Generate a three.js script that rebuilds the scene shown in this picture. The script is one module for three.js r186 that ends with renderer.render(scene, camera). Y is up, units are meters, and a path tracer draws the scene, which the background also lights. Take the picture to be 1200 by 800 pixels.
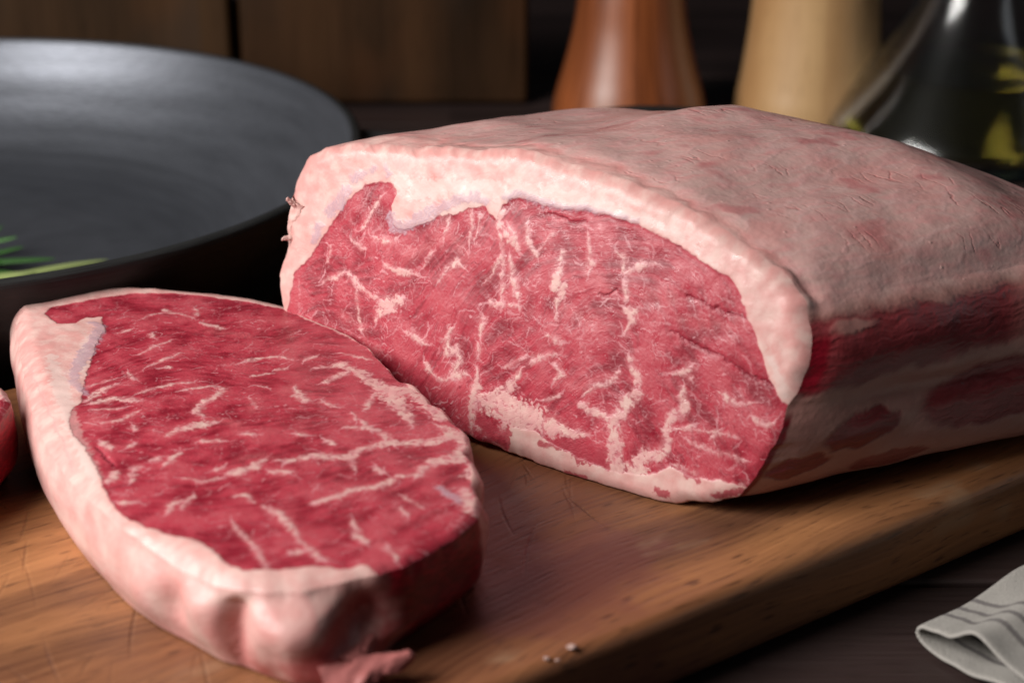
import * as THREE from 'three';
import { RoundedBoxGeometry } from 'three/addons/geometries/RoundedBoxGeometry.js';
import { mergeGeometries } from 'three/addons/utils/BufferGeometryUtils.js';
import { RectAreaLightUniformsLib } from 'three/addons/lights/RectAreaLightUniformsLib.js';

// ---------------------------------------------------------------- camera, light, exposure
const scene = new THREE.Scene();
scene.background = new THREE.Color(0.007, 0.007, 0.008);
const camera = new THREE.PerspectiveCamera(20, 1024 / 682, 0.02, 20);
camera.position.set(0, 0.242, 0);
camera.rotation.set(-23 * Math.PI / 180, 0, 0);
camera.focus = 0.545;
camera.userData.fStop = 10;
const renderer = new THREE.WebGLRenderer({ antialias: true });
renderer.toneMapping = THREE.LinearToneMapping;
renderer.toneMappingExposure = 1;
renderer.shadowMap.enabled = true;
RectAreaLightUniformsLib.init();
function softbox(color, power, [x, y, z], [tx, ty, tz], w, h) {
  const l = new THREE.RectAreaLight(color, power, w, h);
  l.name = 'studio_softbox';
  l.position.set(x, y, z);
  l.lookAt(tx, ty, tz);
  scene.add(l);
}
softbox(new THREE.Color(1, 0.97, 0.94), 14.5, [-0.53, 0.43, -0.28], [0, 0, -0.53], 0.46, 0.46);

softbox(new THREE.Color(0.9, 0.95, 1), 0.8, [0.95, 0.42, -0.42], [0.05, 0, -0.75], 0.25, 0.5);

// ---------------------------------------------------------------- helpers
const R = (d) => d * Math.PI / 180;
const clamp = (x, a = 0, b = 1) => Math.min(b, Math.max(a, x));
const lerp = (a, b, t) => a + (b - a) * t;
const sstep = (a, b, x) => { const t = clamp((x - a) / (b - a)); return t * t * (3 - 2 * t); };
function rng(seed) { let s = seed | 0; return () => { s = (s + 0x6d2b79f5) | 0; let t = Math.imul(s ^ (s >>> 15), 1 | s); t = (t + Math.imul(t ^ (t >>> 7), 61 | t)) ^ t; return ((t ^ (t >>> 14)) >>> 0) / 4294967296; }; }
const PERM = new Uint8Array(512);
{ const r = rng(77), p = [...Array(256).keys()]; for (let i = 255; i > 0; i--) { const j = Math.floor(r() * (i + 1)); [p[i], p[j]] = [p[j], p[i]]; } for (let i = 0; i < 512; i++) PERM[i] = p[i & 255]; }
const G2 = Array.from({ length: 32 }, (_, i) => [Math.cos(i * Math.PI / 16), Math.sin(i * Math.PI / 16)]);
function noise2(x, y) {                                   // gradient noise, about -0.7..0.7
  const xi = Math.floor(x), yi = Math.floor(y), fx = x - xi, fy = y - yi, X = xi & 255, Y = yi & 255;
  const u = fx * fx * fx * (fx * (fx * 6 - 15) + 10), v = fy * fy * fy * (fy * (fy * 6 - 15) + 10);
  const a = G2[PERM[PERM[X] + Y] & 31], b = G2[PERM[PERM[X + 1] + Y] & 31], c = G2[PERM[PERM[X] + Y + 1] & 31], d = G2[PERM[PERM[X + 1] + Y + 1] & 31];
  return lerp(lerp(a[0] * fx + a[1] * fy, b[0] * (fx - 1) + b[1] * fy, u), lerp(c[0] * fx + c[1] * (fy - 1), d[0] * (fx - 1) + d[1] * (fy - 1), u), v);
}
function noise3(x, y, z) {                                // two slices of noise2 blended: enough for slow bumps
  const zi = Math.floor(z), f = z - zi, w = f * f * (3 - 2 * f);
  return lerp(noise2(x + zi * 37.7, y + zi * 17.3), noise2(x + (zi + 1) * 37.7, y + (zi + 1) * 17.3), w);
}
const fbm = (x, y, n = 4) => { let s = 0, a = 1; for (let i = 0; i < n; i++) { s += a * noise2(x, y); x = x * 2.03 + 11.3; y = y * 2.03 + 5.7; a *= 0.5; } return s; };
const ridge = (x, y) => 1 - Math.abs(noise2(x, y)) * 2.2;
const SRGB = new Uint8Array(4097); for (let i = 0; i <= 4096; i++) { const c = i / 4096; SRGB[i] = Math.round(255 * (c <= 0.0031308 ? c * 12.92 : 1.055 * c ** (1 / 2.4) - 0.055)); }
const toS = (c) => SRGB[Math.round(clamp(c) * 4096)];
const mix3 = (o, c, t) => { o[0] += (c[0] - o[0]) * t; o[1] += (c[1] - o[1]) * t; o[2] += (c[2] - o[2]) * t; };
// shade(px, py, out) fills out = [r, g, b, heightMm, roughness]; returns the three maps
function maps(W, H, shade, wrap = THREE.ClampToEdgeWrapping) {
  const col = new Uint8Array(W * H * 4), bump = new Float32Array(W * H), rough = new Uint8Array(W * H * 4), o = [0, 0, 0, 0, 0.5];
  for (let y = 0, i = 0; y < H; y++) for (let x = 0; x < W; x++, i++) {
    o[3] = 0; o[4] = 0.5;
    shade(x, y, o);
    col[i * 4] = toS(o[0]); col[i * 4 + 1] = toS(o[1]); col[i * 4 + 2] = toS(o[2]); col[i * 4 + 3] = 255;
    bump[i] = o[3]; rough[i * 4] = rough[i * 4 + 1] = rough[i * 4 + 2] = clamp(o[4]) * 255; rough[i * 4 + 3] = 255;
  }
  const fin = (t) => { t.magFilter = THREE.LinearFilter; t.minFilter = THREE.LinearFilter; t.wrapS = t.wrapT = wrap; t.needsUpdate = true; return t; };
  const map = fin(new THREE.DataTexture(col, W, H)); map.colorSpace = THREE.SRGBColorSpace;
  return { map, bumpMap: fin(new THREE.DataTexture(bump, W, H, THREE.RedFormat, THREE.FloatType)), roughnessMap: fin(new THREE.DataTexture(rough, W, H)) };
}
const used = {};
function numbered(name) { used[name] = (used[name] ?? -1) + 1; return used[name] ? name + '_' + String(used[name]).padStart(3, '0') : name; }
function tag(o, label, category, group, kind) { Object.assign(o.userData, { label }); if (category) o.userData.category = category; if (group) o.userData.group = group; if (kind) o.userData.kind = kind; return o; }
function thing(name, label, category, pos = [0, 0, 0], turn = 0, group) {
  const g = new THREE.Group(); g.name = numbered(name); g.position.set(...pos); g.rotation.y = turn; scene.add(g);
  return tag(g, label, category, group);
}
function part(name, geo, mat, parent) {
  const m = new THREE.Mesh(geo, mat); m.name = name; m.castShadow = m.receiveShadow = true; parent.add(m); return m;
}

// ---------------------------------------------------------------- outlines and marbling, in mm on each cut face: [kind, x, y, width, ...]; kinds: fat, silverskin, lean, crease, blush, white fat
const LOIN_OUTLINE = [-131.8,29.7,-134.4,35.1,-132.7,43.8,-133.7,50.8,-133.8,56.5,-133.1,65.4,-130.6,71.4,-124.9,75.2,-116.3,77.8,-105.7,79.6,-93.8,80.5,-82.2,82.4,-70.8,83.3,-62.7,85.6,-54.3,86,-45.8,85.1,-34.8,84.1,-23.9,82.8,-13.1,81,-2.4,78.3,8.3,74.9,19,70.6,27,66.6,33.3,61.3,35.9,55.2,37,47.6,36.1,40.3,33.5,33.8,33.5,28.9,31.6,21.6,28.7,13.6,25.3,8.5,19,5,12.3,3.2,6.3,0.7,0,0,-6.3,-1.2,-15.8,-0.8,-25.5,0.1,-35.4,1.2,-44,2,-52.7,3,-67.6,4.4,-92.1,6.1,-114.7,8.6,-127.9,18.7];
const LOIN_LEAN = [-127.9,29.7,-127.9,36.9,-123.9,41.4,-120.9,46.1,-116.6,54,-113,60.2,-109.6,63.9,-107.1,67.1,-103.4,68.7,-100.1,68.8,-96.8,69.4,-95.2,66.9,-96.4,62.2,-94.6,57.6,-90,57,-85.3,59.3,-80,62.7,-74.5,64.7,-69.2,67.2,-65.1,68.4,-62.4,66.5,-60.5,65.4,-59.7,69.8,-57.3,72.2,-50.4,72.9,-46.1,72,-40.6,72.1,-32.7,73.1,-24.6,72.9,-16.6,72.3,-9.8,70.6,-3.1,68.9,5.2,65.5,11.7,64,15.5,60.7,19.2,54.7,23.3,48.8,24.4,46.6,28.2,40,32.2,35.3,34.9,34.1,35.5,28.4,33.8,19.9,31.4,11.5,26.4,10.6,19.8,11.2,12.3,9.8,8.3,10.4,4.6,11.1,1,8.1,-5.1,6.3,-11.6,5.5,-17,5.8,-28.2,7.4,-38.5,10.2,-45.4,9.7,-46.6,0.8,-54.5,0.1,-67.4,3.2,-91.9,4.9,-116,7,-129.3,17.9];
const LOIN_MARBLING = [
  [0, -100.8,64.4,0.74, -105.4,54.6,0.74],
  [0, -59.8,67.4,1.86, -59.9,63.8,0.93, -57.9,60.5,0.74, -56.5,56,0.93, -54.4,43.8,0.70],
  [0, -59.2,64.6,1.63, -55.2,61.1,1.86, -52.1,58.3,0.47],
  [0, -54.1,55.3,1.16, -52.1,49.6,1.02, -49.6,46.5,0.84, -48.7,43.1,0.74],
  [0, -57.3,42.2,1.63, -48.7,43.3,0.65],
  [0, -56.9,55.4,1.16, -60.6,47.9,0.47],
  [0, -107.9,40.9,1.16, -104.3,38.6,1.63, -98.7,36.4,0.70, -95.4,35.4,0.93],
  [0, -95.3,29.8,1.16, -93.6,33.7,3.72, -88.6,36.8,2.33],
  [0, -100.8,53.2,0.56, -96.1,52.3,0.74, -92.6,53.5,0.47],
  [0, -76.1,44.8,0.47, -73.9,49.2,0.93, -71.1,51.4,1.63, -68.6,50.5,0.70],
  [0, -69.3,32.3,0.93, -71,29,1.63, -69.3,25.9,1.63, -66.1,27.6,1.16, -65.2,24.3,1.63, -66.6,19.6,2.09, -61.9,20.9,0.47],
  [0, -84,28.2,0.56, -80.2,27.3,1.16, -76.9,27,0.70],
  [0, -59.6,37.9,1.02, -59.5,32.7,0.74],
  [0, -59.8,29.7,0.74, -59,27.2,0.56],
  [0, -41.4,29.9,1.86, -39.9,30.7,1.63],
  [0, -39.9,30.7,0.93, -34.4,32.7,0.47],
  [0, -49.9,25.8,0.37, -44.9,29.4,0.56],
  [0, -76.7,21.3,0.56, -75.2,19.6,1.16, -71.8,17.4,0.56, -67.3,18.4,0.93],
  [0, -37.8,60.1,1.16, -38.3,55.5,1.63, -38.5,51.2,2.33, -36,50.9,2.09, -36.5,46.1,0.93, -36.4,42.8,0.70],
  [0, -50.5,66.2,0.70, -49.4,61.7,1.30, -46.3,58.4,1.02],
  [0, -55.7,63.8,1.63, -51.6,58.6,0.70],
  [0, -45.3,60.5,0.56, -41.9,64.5,0.65],
  [0, -53.8,54.1,0.74, -52.4,50.8,1.16, -49.6,46.5,1.16],
  [0, -31,67,0.65, -30.3,63.4,0.84, -28.6,59,1.40, -28.8,56.9,0.93],
  [0, -21.6,63.9,0.70, -19.5,62.7,0.70, -18.3,59.2,0.60],
  [0, -18.3,59.2,0.70, -13.9,60.8,1.63, -9.7,63.2,0.56],
  [0, -17.4,55.9,1.16, -15.9,52.2,1.40],
  [0, -16.1,49.4,1.40, -13.8,48.5,2.56, -14.2,45.1,1.16, -14.7,43.1,0.56],
  [4, -26.7,55.9,0.47, -23,53.6,2.79, -21.4,53.4,1.40],
  [4, -35.6,45.8,0.93, -30,45.1,2.33, -23.1,44.2,3.26, -20.6,43.7,1.40],
  [4, -10.6,54.5,2.79, -2.9,54.9,3.72],
  [4, 0.6,49.9,1.86, 12.9,51.4,2.33, 20,52.9,1.40],
  [4, -29,25.7,1.40, -23.7,26.5,3.26, -20.1,28.5,2.33, -16.5,31,1.86],
  [0, -23.8,24.1,0.56, -19.8,27.4,0.93, -16.3,29.6,1.02, -15.1,31.8,0.70],
  [3, 1,56.9,0.33, 9.2,55.1,0.47, 19.8,54,0.42],
  [3, -1.3,46.5,0.19, 5.4,44.7,0.47, 15.9,42.5,0.60, 22.6,39.9,0.65, 29.7,38.6,0.47],
  [3, -45.8,70.4,0.23, -36.8,69.5,0.42, -32.2,70.3,0.23],
  [3, -24.3,51.7,0.23, -21.7,52,0.42, -20,54.2,0.23],
  [0, 15.5,33.2,0.47, 18.1,32.5,1.30, 20.3,31.6,1.02, 24,32.9,0.47],
  [0, 25.9,29.3,0.70, 28.8,28.2,1.16, 31,29.2,0.47],
  [0, 0.9,35.4,0.56, 3.8,36.3,1.16, 5.8,38.8,0.74],
  [0, 4.5,36.4,0.93, 6,35.2,0.93],
  [0, 9.2,19,0.37, 17.7,18.1,0.37, 25.2,17.7,0.33],
  [0, 6.1,21.5,0.37, 13.5,22.8,0.56, 21.3,23.6,0.37],
  [0, 16.6,23.6,0.47, 15.7,21.8,0.70],
  [0, -12.3,36.6,0.93, -9,32.7,1.86, -8.3,28.1,2.33, -11.2,23.9,2.56, -13.5,19.4,3.02, -12.5,12.9,3.26, -11.3,6.6,3.72, -8.9,2.4,4.19],
  [0, -24.6,21,1.16, -19.8,20.2,1.86, -13.7,18.8,1.63],
  [0, 4.4,33,0.47, 5.2,30.1,1.40, 6.1,26.9,2.09, 3.1,23.8,1.86, 1.8,20,1.63, 3.2,15.7,1.86, 0.6,12.9,2.33, -2.9,12.5,2.33, -4.3,8.6,3.72, -7.4,4.2,4.19],
  [0, -10.8,3.9,3.72, 0.3,5.3,2.79, 9.1,6.2,3.26, 18.9,8.2,2.79, 25.4,10.4,1.86],
  [0, 6.3,11.7,0.56, 10.7,11.2,0.74, 14,10.2,0.56],
  [0, 4.9,21.2,0.37, 8.9,22.9,0.56],
  [0, -58.8,22.8,0.65, -58.5,18.4,1.86, -58.8,13.4,2.33, -58.3,6.6,0.84, -58.1,3.7,0.56],
  [0, -44.8,26,0.56, -46.8,21.6,2.09, -50.3,17.6,2.79, -56.1,14.6,3.72],
  [0, -53.5,14.7,4.19, -46.2,13.9,6.05, -40.5,13.4,6.51, -32.1,13,4.19, -26,13,2.33, -21.2,13.4,0.93],
  [0, -46,9.6,4.19, -40.5,6,6.05, -33,3.5,4.65, -23.4,3.5,3.72, -15.1,2.7,3.72, -9.5,1.3,3.26],
  [0, -56.4,7.1,0.70, -50,3.7,0.47],
  [2, -35.9,7.2,0.70, -29.8,8.7,1.86, -23,8.4,4.19, -16.2,8.5,3.26, -13.3,6.1,1.40],
  [2, -35.4,16,0.56, -31.2,15.6,1.16, -25.3,14.8,0.93],
  [2, -55.1,9.4,2.79, -52,6.9,3.72],
  [2, -46.2,7.6,2.33, -46.7,4.5,2.33],
  [2, -26.9,0.7,1.40, -20.2,1,1.16],
  [2, 2,3.4,1.40, 5.1,3.2,1.86],
  [2, 18,6.2,0.93, 24.9,9.1,1.40],
  [2, 10.4,10.2,1.86, 13.6,9.6,0.93],
  [0, -116.6,36.6,0.47, -110.8,39.8,0.93, -109.5,41.1,0.47],
  [0, -115.9,47,0.74, -115.9,43.2,0.47],
  [0, -94.8,45.5,0.93, -90.2,45,1.63, -84.2,45.2,0.70],
  [0, -81.8,48.6,0.47, -80.1,51.9,0.84],
  [0, -108.1,50.5,0.56, -103.7,48.8,0.47],
  [0, -76.1,62.5,0.56, -76.6,57,0.37],
  [0, -68.6,65.8,0.93, -68.2,57.4,0.47],
  [0, -65.9,65.1,0.93, -66.2,59,0.37],
  [0, -38.1,37.1,0.70, -33.8,36.6,0.93],
  [0, -36,19.3,0.47, -32.4,22.1,0.74],
  [0, -33.9,29.9,0.93, -31.5,27.5,1.40, -33.1,25.7,0.70],
  [4, -108.8,28.5,0.70, -100.6,26.7,0.93, -99.4,25.4,1.40],
  [0, -104,36.6,0.47, -102.2,28.9,0.74, -100.8,26.1,1.16],
  [4, -98.3,22.6,1.40, -93.4,21.1,1.86],
  [4, -88,49.9,3.72, -81.3,53.6,4.19, -74.8,58.6,3.72, -68.1,53.7,4.19, -75.4,46.2,3.26],
  [1, -96,59.8,1.86, -94.2,57.2,2.33, -90.2,57.9,2.33, -85.7,61.2,2.56, -80.5,65.1,2.09, -73.8,68.8,1.86, -68.4,70.7,1.63, -64.8,69.9,1.40],
  [5, -78.7,63.5,0.93, -72.1,67.1,1.40, -67.5,68.9,1.16],
  [1, -59.5,71.8,1.16, -54.8,73.8,1.16, -49,72.9,1.40, -40.7,72.5,1.16, -32.8,73.5,0.93, -24.8,73.6,0.65, -16.8,73,0.56],
  [1, -112.8,64.3,2.33, -115.2,60.4,2.79, -118.1,56.8,2.33],
  [1, -121.3,52.1,2.33, -121.9,48.4,1.86],
  [1, -111.3,68.1,1.40, -107.7,70.2,1.40],
  [1, -105.5,71.6,0.93, -104.2,72.8,0.93],
  [1, -100.9,73.4,0.93, -98.8,71.8,1.40],
  [5, -94.8,70,3.72, -85.7,69.6,4.19, -74.5,72.5,2.79, -61.8,73.8,3.26, -49.6,75.9,2.33, -35.9,76,2.33, -19.7,74.7,1.86, -3.6,71.3,1.40],
  [5, 27.6,45.5,1.40, 30.9,40.6,1.86, 32.5,36.5,1.40],
];
const STEAK_OUTLINE = [-83.8,93.7,-83.2,100.2,-80,106.7,-70.6,106.7,-60.9,104.5,-50.4,105.3,-36.7,102.3,-25.8,100.2,-12.1,95.9,-1,90.2,6.3,81.9,13.6,72.5,21.9,63.4,28.8,52,34.5,38.7,38.6,29.4,42.9,27.1,46,20.4,48.1,13.8,51.3,11.6,53.4,4.2,57.6,-4.1,59,-11.1,57.8,-16,60.5,-22.3,61.1,-29.3,59.9,-33.9,61.6,-40.7,61.3,-48.1,58,-54.9,51.4,-63.9,44.8,-71.1,39.2,-74.9,30.8,-78,21.6,-81,14,-81,8.1,-79.5,1.9,-76.5,-5.8,-69.9,-13.9,-62.3,-21.2,-54.9,-29.2,-44.6,-38.3,-30.3,-45.8,-17,-52.9,-2.6,-60,14.9,-66,32.8,-72.4,53.9,-78.1,73.2];
const STEAK_LEAN = [-70.8,77.9,-69.5,83.3,-62.4,86,-55.4,90.2,-48.3,93.7,-34.1,94.4,-21.8,90.9,-11,87.4,-0.1,81.9,5.6,76.5,12.7,68.6,19.4,63.4,27.6,52,34.6,36.4,39.8,27.1,46.1,18.1,52.1,7.3,57,-6.1,58.8,-22.3,59,-33.9,62.5,-46.4,62.2,-52.3,58.7,-58.2,52.1,-67.5,45.4,-75.3,40.7,-76.1,35.8,-73,30.6,-74.6,25.6,-73.4,17.1,-74.9,8.5,-74.9,4,-71.8,0.5,-66.3,-4.1,-61.5,-10.5,-58.6,-17.2,-54.9,-23.2,-49.4,-27.5,-42.9,-31.1,-34.8,-32.8,-29.3,-39.8,-12.6,-44.2,-6.1,-46.8,0,-48,7.9,-46.7,15.9,-48,24.3,-48.9,35.8,-50.2,50.8,-49.7,63.4,-52.9,74.5,-56.9,74.5,-59.9,69.2,-64.9,69.2];
const STEAK_MARBLING = [
  [0, -31.9,20.4,0.71, -26.3,24.3,1.19, -19.1,26,0.71],
  [0, -20.1,21.5,0.95, -12.4,24.3,0.95, -9.8,22.6,1.43, -10.2,17,1.19, -13.8,13.2,1.67, -14.5,7.9,1.67, -12.8,5.2,0.95],
  [0, -45.6,15.9,1.43, -42.5,21.5,1.90, -39.8,25.4,0.71],
  [0, -43.9,14.3,1.43, -38.8,16.5,2.38, -31.7,15.4,1.67],
  [0, -48.3,23.7,0.71, -40.1,29.4,0.48],
  [0, -36.1,46.5,0.48, -32.9,52,0.86, -29.6,55.8,0.57],
  [0, -32.8,37.5,0.57, -28.8,42.3,0.86, -25.2,46.5,0.48],
  [0, -37.9,34,0.48, -34.8,28.8,0.95],
  [0, -28,36.9,0.95, -26.8,36.9,1.19],
  [0, -40,73.2,0.48, -38.1,76.5,0.86, -36.3,77.9,0.48],
  [0, -34.9,80.6,0.95, -31.3,77.2,0.76, -25.7,73.8,0.48],
  [0, -25.5,80.6,0.76, -24.6,76.5,0.95],
  [0, -22.4,69.9,0.71, -19.8,67.9,1.90, -16.3,66,1.43],
  [4, -19.2,63.4,1.43, -12.8,62.1,2.38, -7.5,59.6,2.38],
  [0, -45.5,62.1,0.71, -42.9,64,1.43],
  [0, -35.7,61.5,0.95, -35,58.9,0.76],
  [0, -38.2,1.6,0.71, -33.9,2.6,1.19, -30.4,7.9,0.71],
  [0, -42,9.5,0.48, -35.4,10.5,0.95],
  [0, -29.7,-1,0.95, -28.9,-2.6,0.71],
  [0, -19.6,-6.6,0.95, -16.8,-2.6,2.38, -12.2,-0.5,3.10, -8.6,1,1.43],
  [4, -10.3,1.6,2.38, -6.6,2.6,2.86, -2,-1.5,2.38],
  [0, -6.3,40.5,1.43, -1.9,43.5,1.43, 4.1,44.1,1.19, 6.7,42.3,0.48],
  [0, 11,42.3,0.95, 12.7,44.7,1.90],
  [0, -2.5,31.1,0.95, 1.1,32.3,0.95],
  [0, 3.6,35.2,0.95, 5.4,36.4,0.95],
  [0, 9.9,22.6,1.43, 11.6,17.6,2.14, 13.5,14.9,1.90],
  [4, 6.7,20.4,2.38, 9.7,24.3,2.38],
  [0, 18.3,14.3,1.19, 22,11.1,1.19],
  [0, 0.2,24.3,0.57, 2.1,23.7,0.71],
  [0, 14.8,37.5,0.95, 21.3,39.9,1.90, 26.4,34.6,2.86, 33.1,23.1,3.33, 37.7,15.9,4.29, 41.6,5.2,2.38, 42.8,0,0.95],
  [0, 17.6,27.1,1.43, 22.9,34,1.90],
  [0, 20.6,47.7,0.57, 28.2,43.5,0.95],
  [0, 32.9,26,2.38, 36.7,21.5,4.76, 41.2,22.6,4.29, 45.6,18.1,4.76, 47.5,10.5,3.33],
  [0, 50.1,0,1.43, 54.7,-6.1,3.33, 57.7,-11.1,2.86],
  [0, 7.9,79.2,0.95, 17,67.3,1.43, 24.8,57,0.95],
  [0, 48.6,10.5,2.86, 50.4,5.2,3.33],
  [0, 30,10,0.95, 31.6,18.1,1.19],
  [0, 26.9,6.3,0.57, 28.3,2.6,0.71],
  [0, 25.8,-2.6,1.19, 31.3,-1.5,1.67, 36,-6.1,1.67, 38.5,-11.1,1.90],
  [0, 30.2,2.1,0.71, 31.8,-2.1,1.19],
  [0, 12.4,-22.3,1.43, 18.5,-18.5,2.14, 27.8,-19,2.38, 30.1,-15.1,1.67, 36.8,-11.1,2.38, 48.3,-10.1,2.38, 53.6,-6.1,3.33, 57.6,-5.1,2.86],
  [0, 28.2,-19,0.95, 29.6,-25.6,0.71],
  [0, 21.5,-43.7,1.43, 26.8,-40.7,1.90, 29.6,-37.1,1.43, 36.7,-34.8,1.67, 41,-29.3,1.19, 46.3,-28.9,1.43],
  [0, 45.9,-29.3,0.95, 46.9,-24.7,1.90, 49.8,-20.9,2.86, 55.1,-19,3.81, 58.2,-12.6,3.81],
  [0, 59.5,-22.3,2.86, 59.1,-28.4,3.33],
  [0, 57.6,-36.2,1.90, 59.2,-42.9,3.81, 59.9,-46.4,2.86],
  [1, 50.7,-34.8,1.19, 54.6,-39.3,1.90, 56.7,-42.9,0.95],
  [0, 31.2,-52.3,0.95, 33.3,-59.8,1.67, 34.9,-62.7,1.19],
  [0, 42.6,-46.4,0.95, 43.5,-48.9,0.95],
  [4, 38.6,-63.9,1.43, 42.1,-67.1,3.33, 43.6,-65.9,1.90],
  [0, 40.6,-64.7,0.95, 42.6,-69.9,0.95],
  [0, 35.3,-25.1,1.19, 36.5,-27.5,1.19],
  [0, 42.6,-39.3,0.38, 47,-45.5,0.48],
  [0, 9.8,-27.5,1.90, 12.8,-27.9,1.90],
  [0, 21.6,-9.6,1.19, 23.3,-12.1,1.19],
  [0, 13.8,-6.1,1.19, 15.1,-6.1,0.95],
  [0, -1.1,-28.4,1.19, 1.3,-27.5,2.38, 4.4,-24.7,2.38, 6.4,-20.4,1.19],
  [4, 1.4,-19.9,2.38, 5.5,-18,2.38, 8.9,-19.9,1.43],
  [0, 11.3,-21.3,1.19, 17.5,-19.4,1.43],
  [0, 10.2,-27.5,0.95, 12.8,-27.5,1.43],
  [0, -17.9,-23.7,0.95, -16.7,-20.4,1.43, -15.1,-17,0.95],
  [0, -10.1,-10.1,1.19, -5.9,-10.1,1.19],
  [0, -21,-20.4,0.95, -19.9,-19.4,0.95],
  [0, 2.5,-39.8,0.95, 4.6,-39.8,1.43, 6.6,-42.9,0.71],
  [0, -13.1,-48.1,0.95, -13,-44.6,1.43, -10.8,-42,0.71],
  [0, -10.2,-45.5,0.48, -8.6,-40.2,1.43],
  [0, -30.2,-31.6,1.90, -29.6,-27.5,1.90],
  [0, -24.9,-31.2,1.19, -25.4,-24.7,1.19, -23.8,-24.2,0.71],
  [0, -25,-42.9,0.95, -22.5,-42.9,1.19],
  [0, 2.7,-53.6,0.38, 8.2,-61.9,0.86, 12.9,-71.8,0.76, 14.9,-76.1,0.57],
  [0, 9.5,-45.9,0.71, 14.3,-49.4,1.67, 18.8,-59.8,0.95, 22.4,-66.3,0.95, 25.5,-69.9,1.90],
  [0, 18.8,-67.5,1.43, 20.1,-66.7,1.43],
  [0, -11.9,-30.7,0.48, -7.4,-32.6,0.95, -3.5,-30.7,0.71],
  [0, -4.8,-26.1,0.95, -3.2,-25.1,1.19],
  [0, -0.1,-6.1,1.19, 1.7,-6.6,0.95],
  [0, 13.8,-6.1,0.95, 15.4,-6.6,0.95],
  [0, -28.8,-13.1,0.95, -27.9,-11.1,1.19],
  [0, -35.9,-10.1,1.43, -33.6,-13.1,1.90],
  [4, -44,-2.6,1.43, -41.2,0,2.38, -41.1,5.2,1.90],
  [3, -37.2,-12.6,0.29, -30.1,-23.7,0.48],
  [4, 0.3,15.9,1.90, 0.1,7.9,2.38],
  [0, 0.9,10.5,0.33, -1.5,15.9,0.33],
  [1, -54.5,69.9,1.90, -51.7,67.3,1.90, -51.4,57,2.86, -52.1,44.7,2.86, -52.5,34,2.38, -51.3,27.1,1.90],
  [1, -50.4,26,1.43, -46.5,20.4,1.43],
  [1, -67.9,93.7,1.43, -63.4,97.3,1.43, -57.9,100.2,0.95],
  [5, -54.2,58.3,0.95, -52.2,41.7,1.43, -49,32.8,0.95],
  [5, -61.5,44.7,2.38, -54.2,24.3,3.33, -47.9,5.2,2.86, -38.8,-17.5,2.38, -33.8,-29.3,1.90],
  [3, -68.3,44.7,0.24, -57.6,18.7,0.38, -45.7,-10.1,0.38, -41,-22.3,0.19],
  [0, -12.2,97.3,1.90, -0.8,88.8,1.90, 3.8,81.9,1.43],
];
const BOARD_STAIN = [0.268, 0.030];

// ---------------------------------------------------------------- wood
// planks of the table and the panel, the board: uv in metres
function woodMaps(W, H, sx, sy, seed, dark, light, opt = {}) {      // grain runs along x; the map covers sx by sy metres
  const { rings = 90, rough = 0.5, streak = 0.6, extra } = opt;
  return maps(W, H, (px, py, o) => {
    const x = px / W * sx + seed * 3.1, y = py / H * sy + seed * 1.7;
    const wob = fbm(x * 5, y * 14, 3) * 0.02 + noise2(x * 1.6 + 3, y * 5) * 0.03;
    const g = Math.sin((y + wob) * rings * 2 + noise2(x * 2, y * 9) * 3);
    const fine = fbm(x * 16, y * 900, 3), fine2 = noise2(x * 40, y * 2600);
    const big = fbm(x * 3 + 9, y * 18, 3);
    let t = 0.5 + 0.22 * g + 0.3 * fine * streak + 0.55 * big + 0.1 * fine2;
    o[0] = dark[0]; o[1] = dark[1]; o[2] = dark[2]; mix3(o, light, clamp(t));
    const pore = sstep(0.32, 0.6, noise2(x * 60, y * 1500));
    mix3(o, [dark[0] * 0.4, dark[1] * 0.4, dark[2] * 0.4], pore * 0.5);
    o[3] = -pore * 0.06 + fine * 0.04; o[4] = rough + 0.12 * fine + 0.1 * big;
    if (extra) extra(px / W * sx, py / H * sy, o);
  }, THREE.RepeatWrapping);
}
const stdMat = (m, o = {}) => new THREE.MeshPhysicalMaterial({ ...m, roughness: 1, metalness: 0, bumpScale: 0.001, ...o });

// ---------------------------------------------------------------- table of dark planks
const TABLE_Y = -0.0214;
const table = thing('plank_table', 'dark purplish brown table of wide planks under the cutting board', 'table', [0, TABLE_Y, -0.7]);
{
  const mats = [0, 1, 2].map((k) => stdMat(woodMaps(1024, 160, 1.2, 0.09, 11 + k * 5, [0.014, 0.0080, 0.0072], [0.052, 0.031, 0.028], { rough: 0.5, rings: 60 })));
  const w = 0.086, shared = [0, 1].map((k) => {
    const g = new RoundedBoxGeometry(2.0, 0.03, w - 0.0016, 2, 0.0015); g.translate(0, -0.015, 0);
    const p = g.attributes.position, uv = g.attributes.uv;
    for (let i = 0; i < p.count; i++) uv.setXY(i, p.getX(i) / 1.2 + k * 0.37, p.getZ(i) / 0.09 + 0.5 + (Math.abs(p.getY(i) + 0.015) < 0.0149 ? p.getY(i) * 8 : 0));
    return g;
  });
  for (let i = 0; i < 15; i++) {
    const m = part(numbered('plank'), shared[i % 2], mats[(i * 2) % 3], table);
    m.position.set(((i * 7) % 5) * 0.03 - 0.06, (i % 3) * -0.0004, 0.46 - i * w);
  }
  const under = part('table_frame', new RoundedBoxGeometry(1.9, 0.03, 1.2, 2, 0.004), stdMat({}, { color: new THREE.Color(0.012, 0.008, 0.007), roughness: 0.7 }), table);
  under.position.set(0, -0.0465, -0.13);
}

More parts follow.
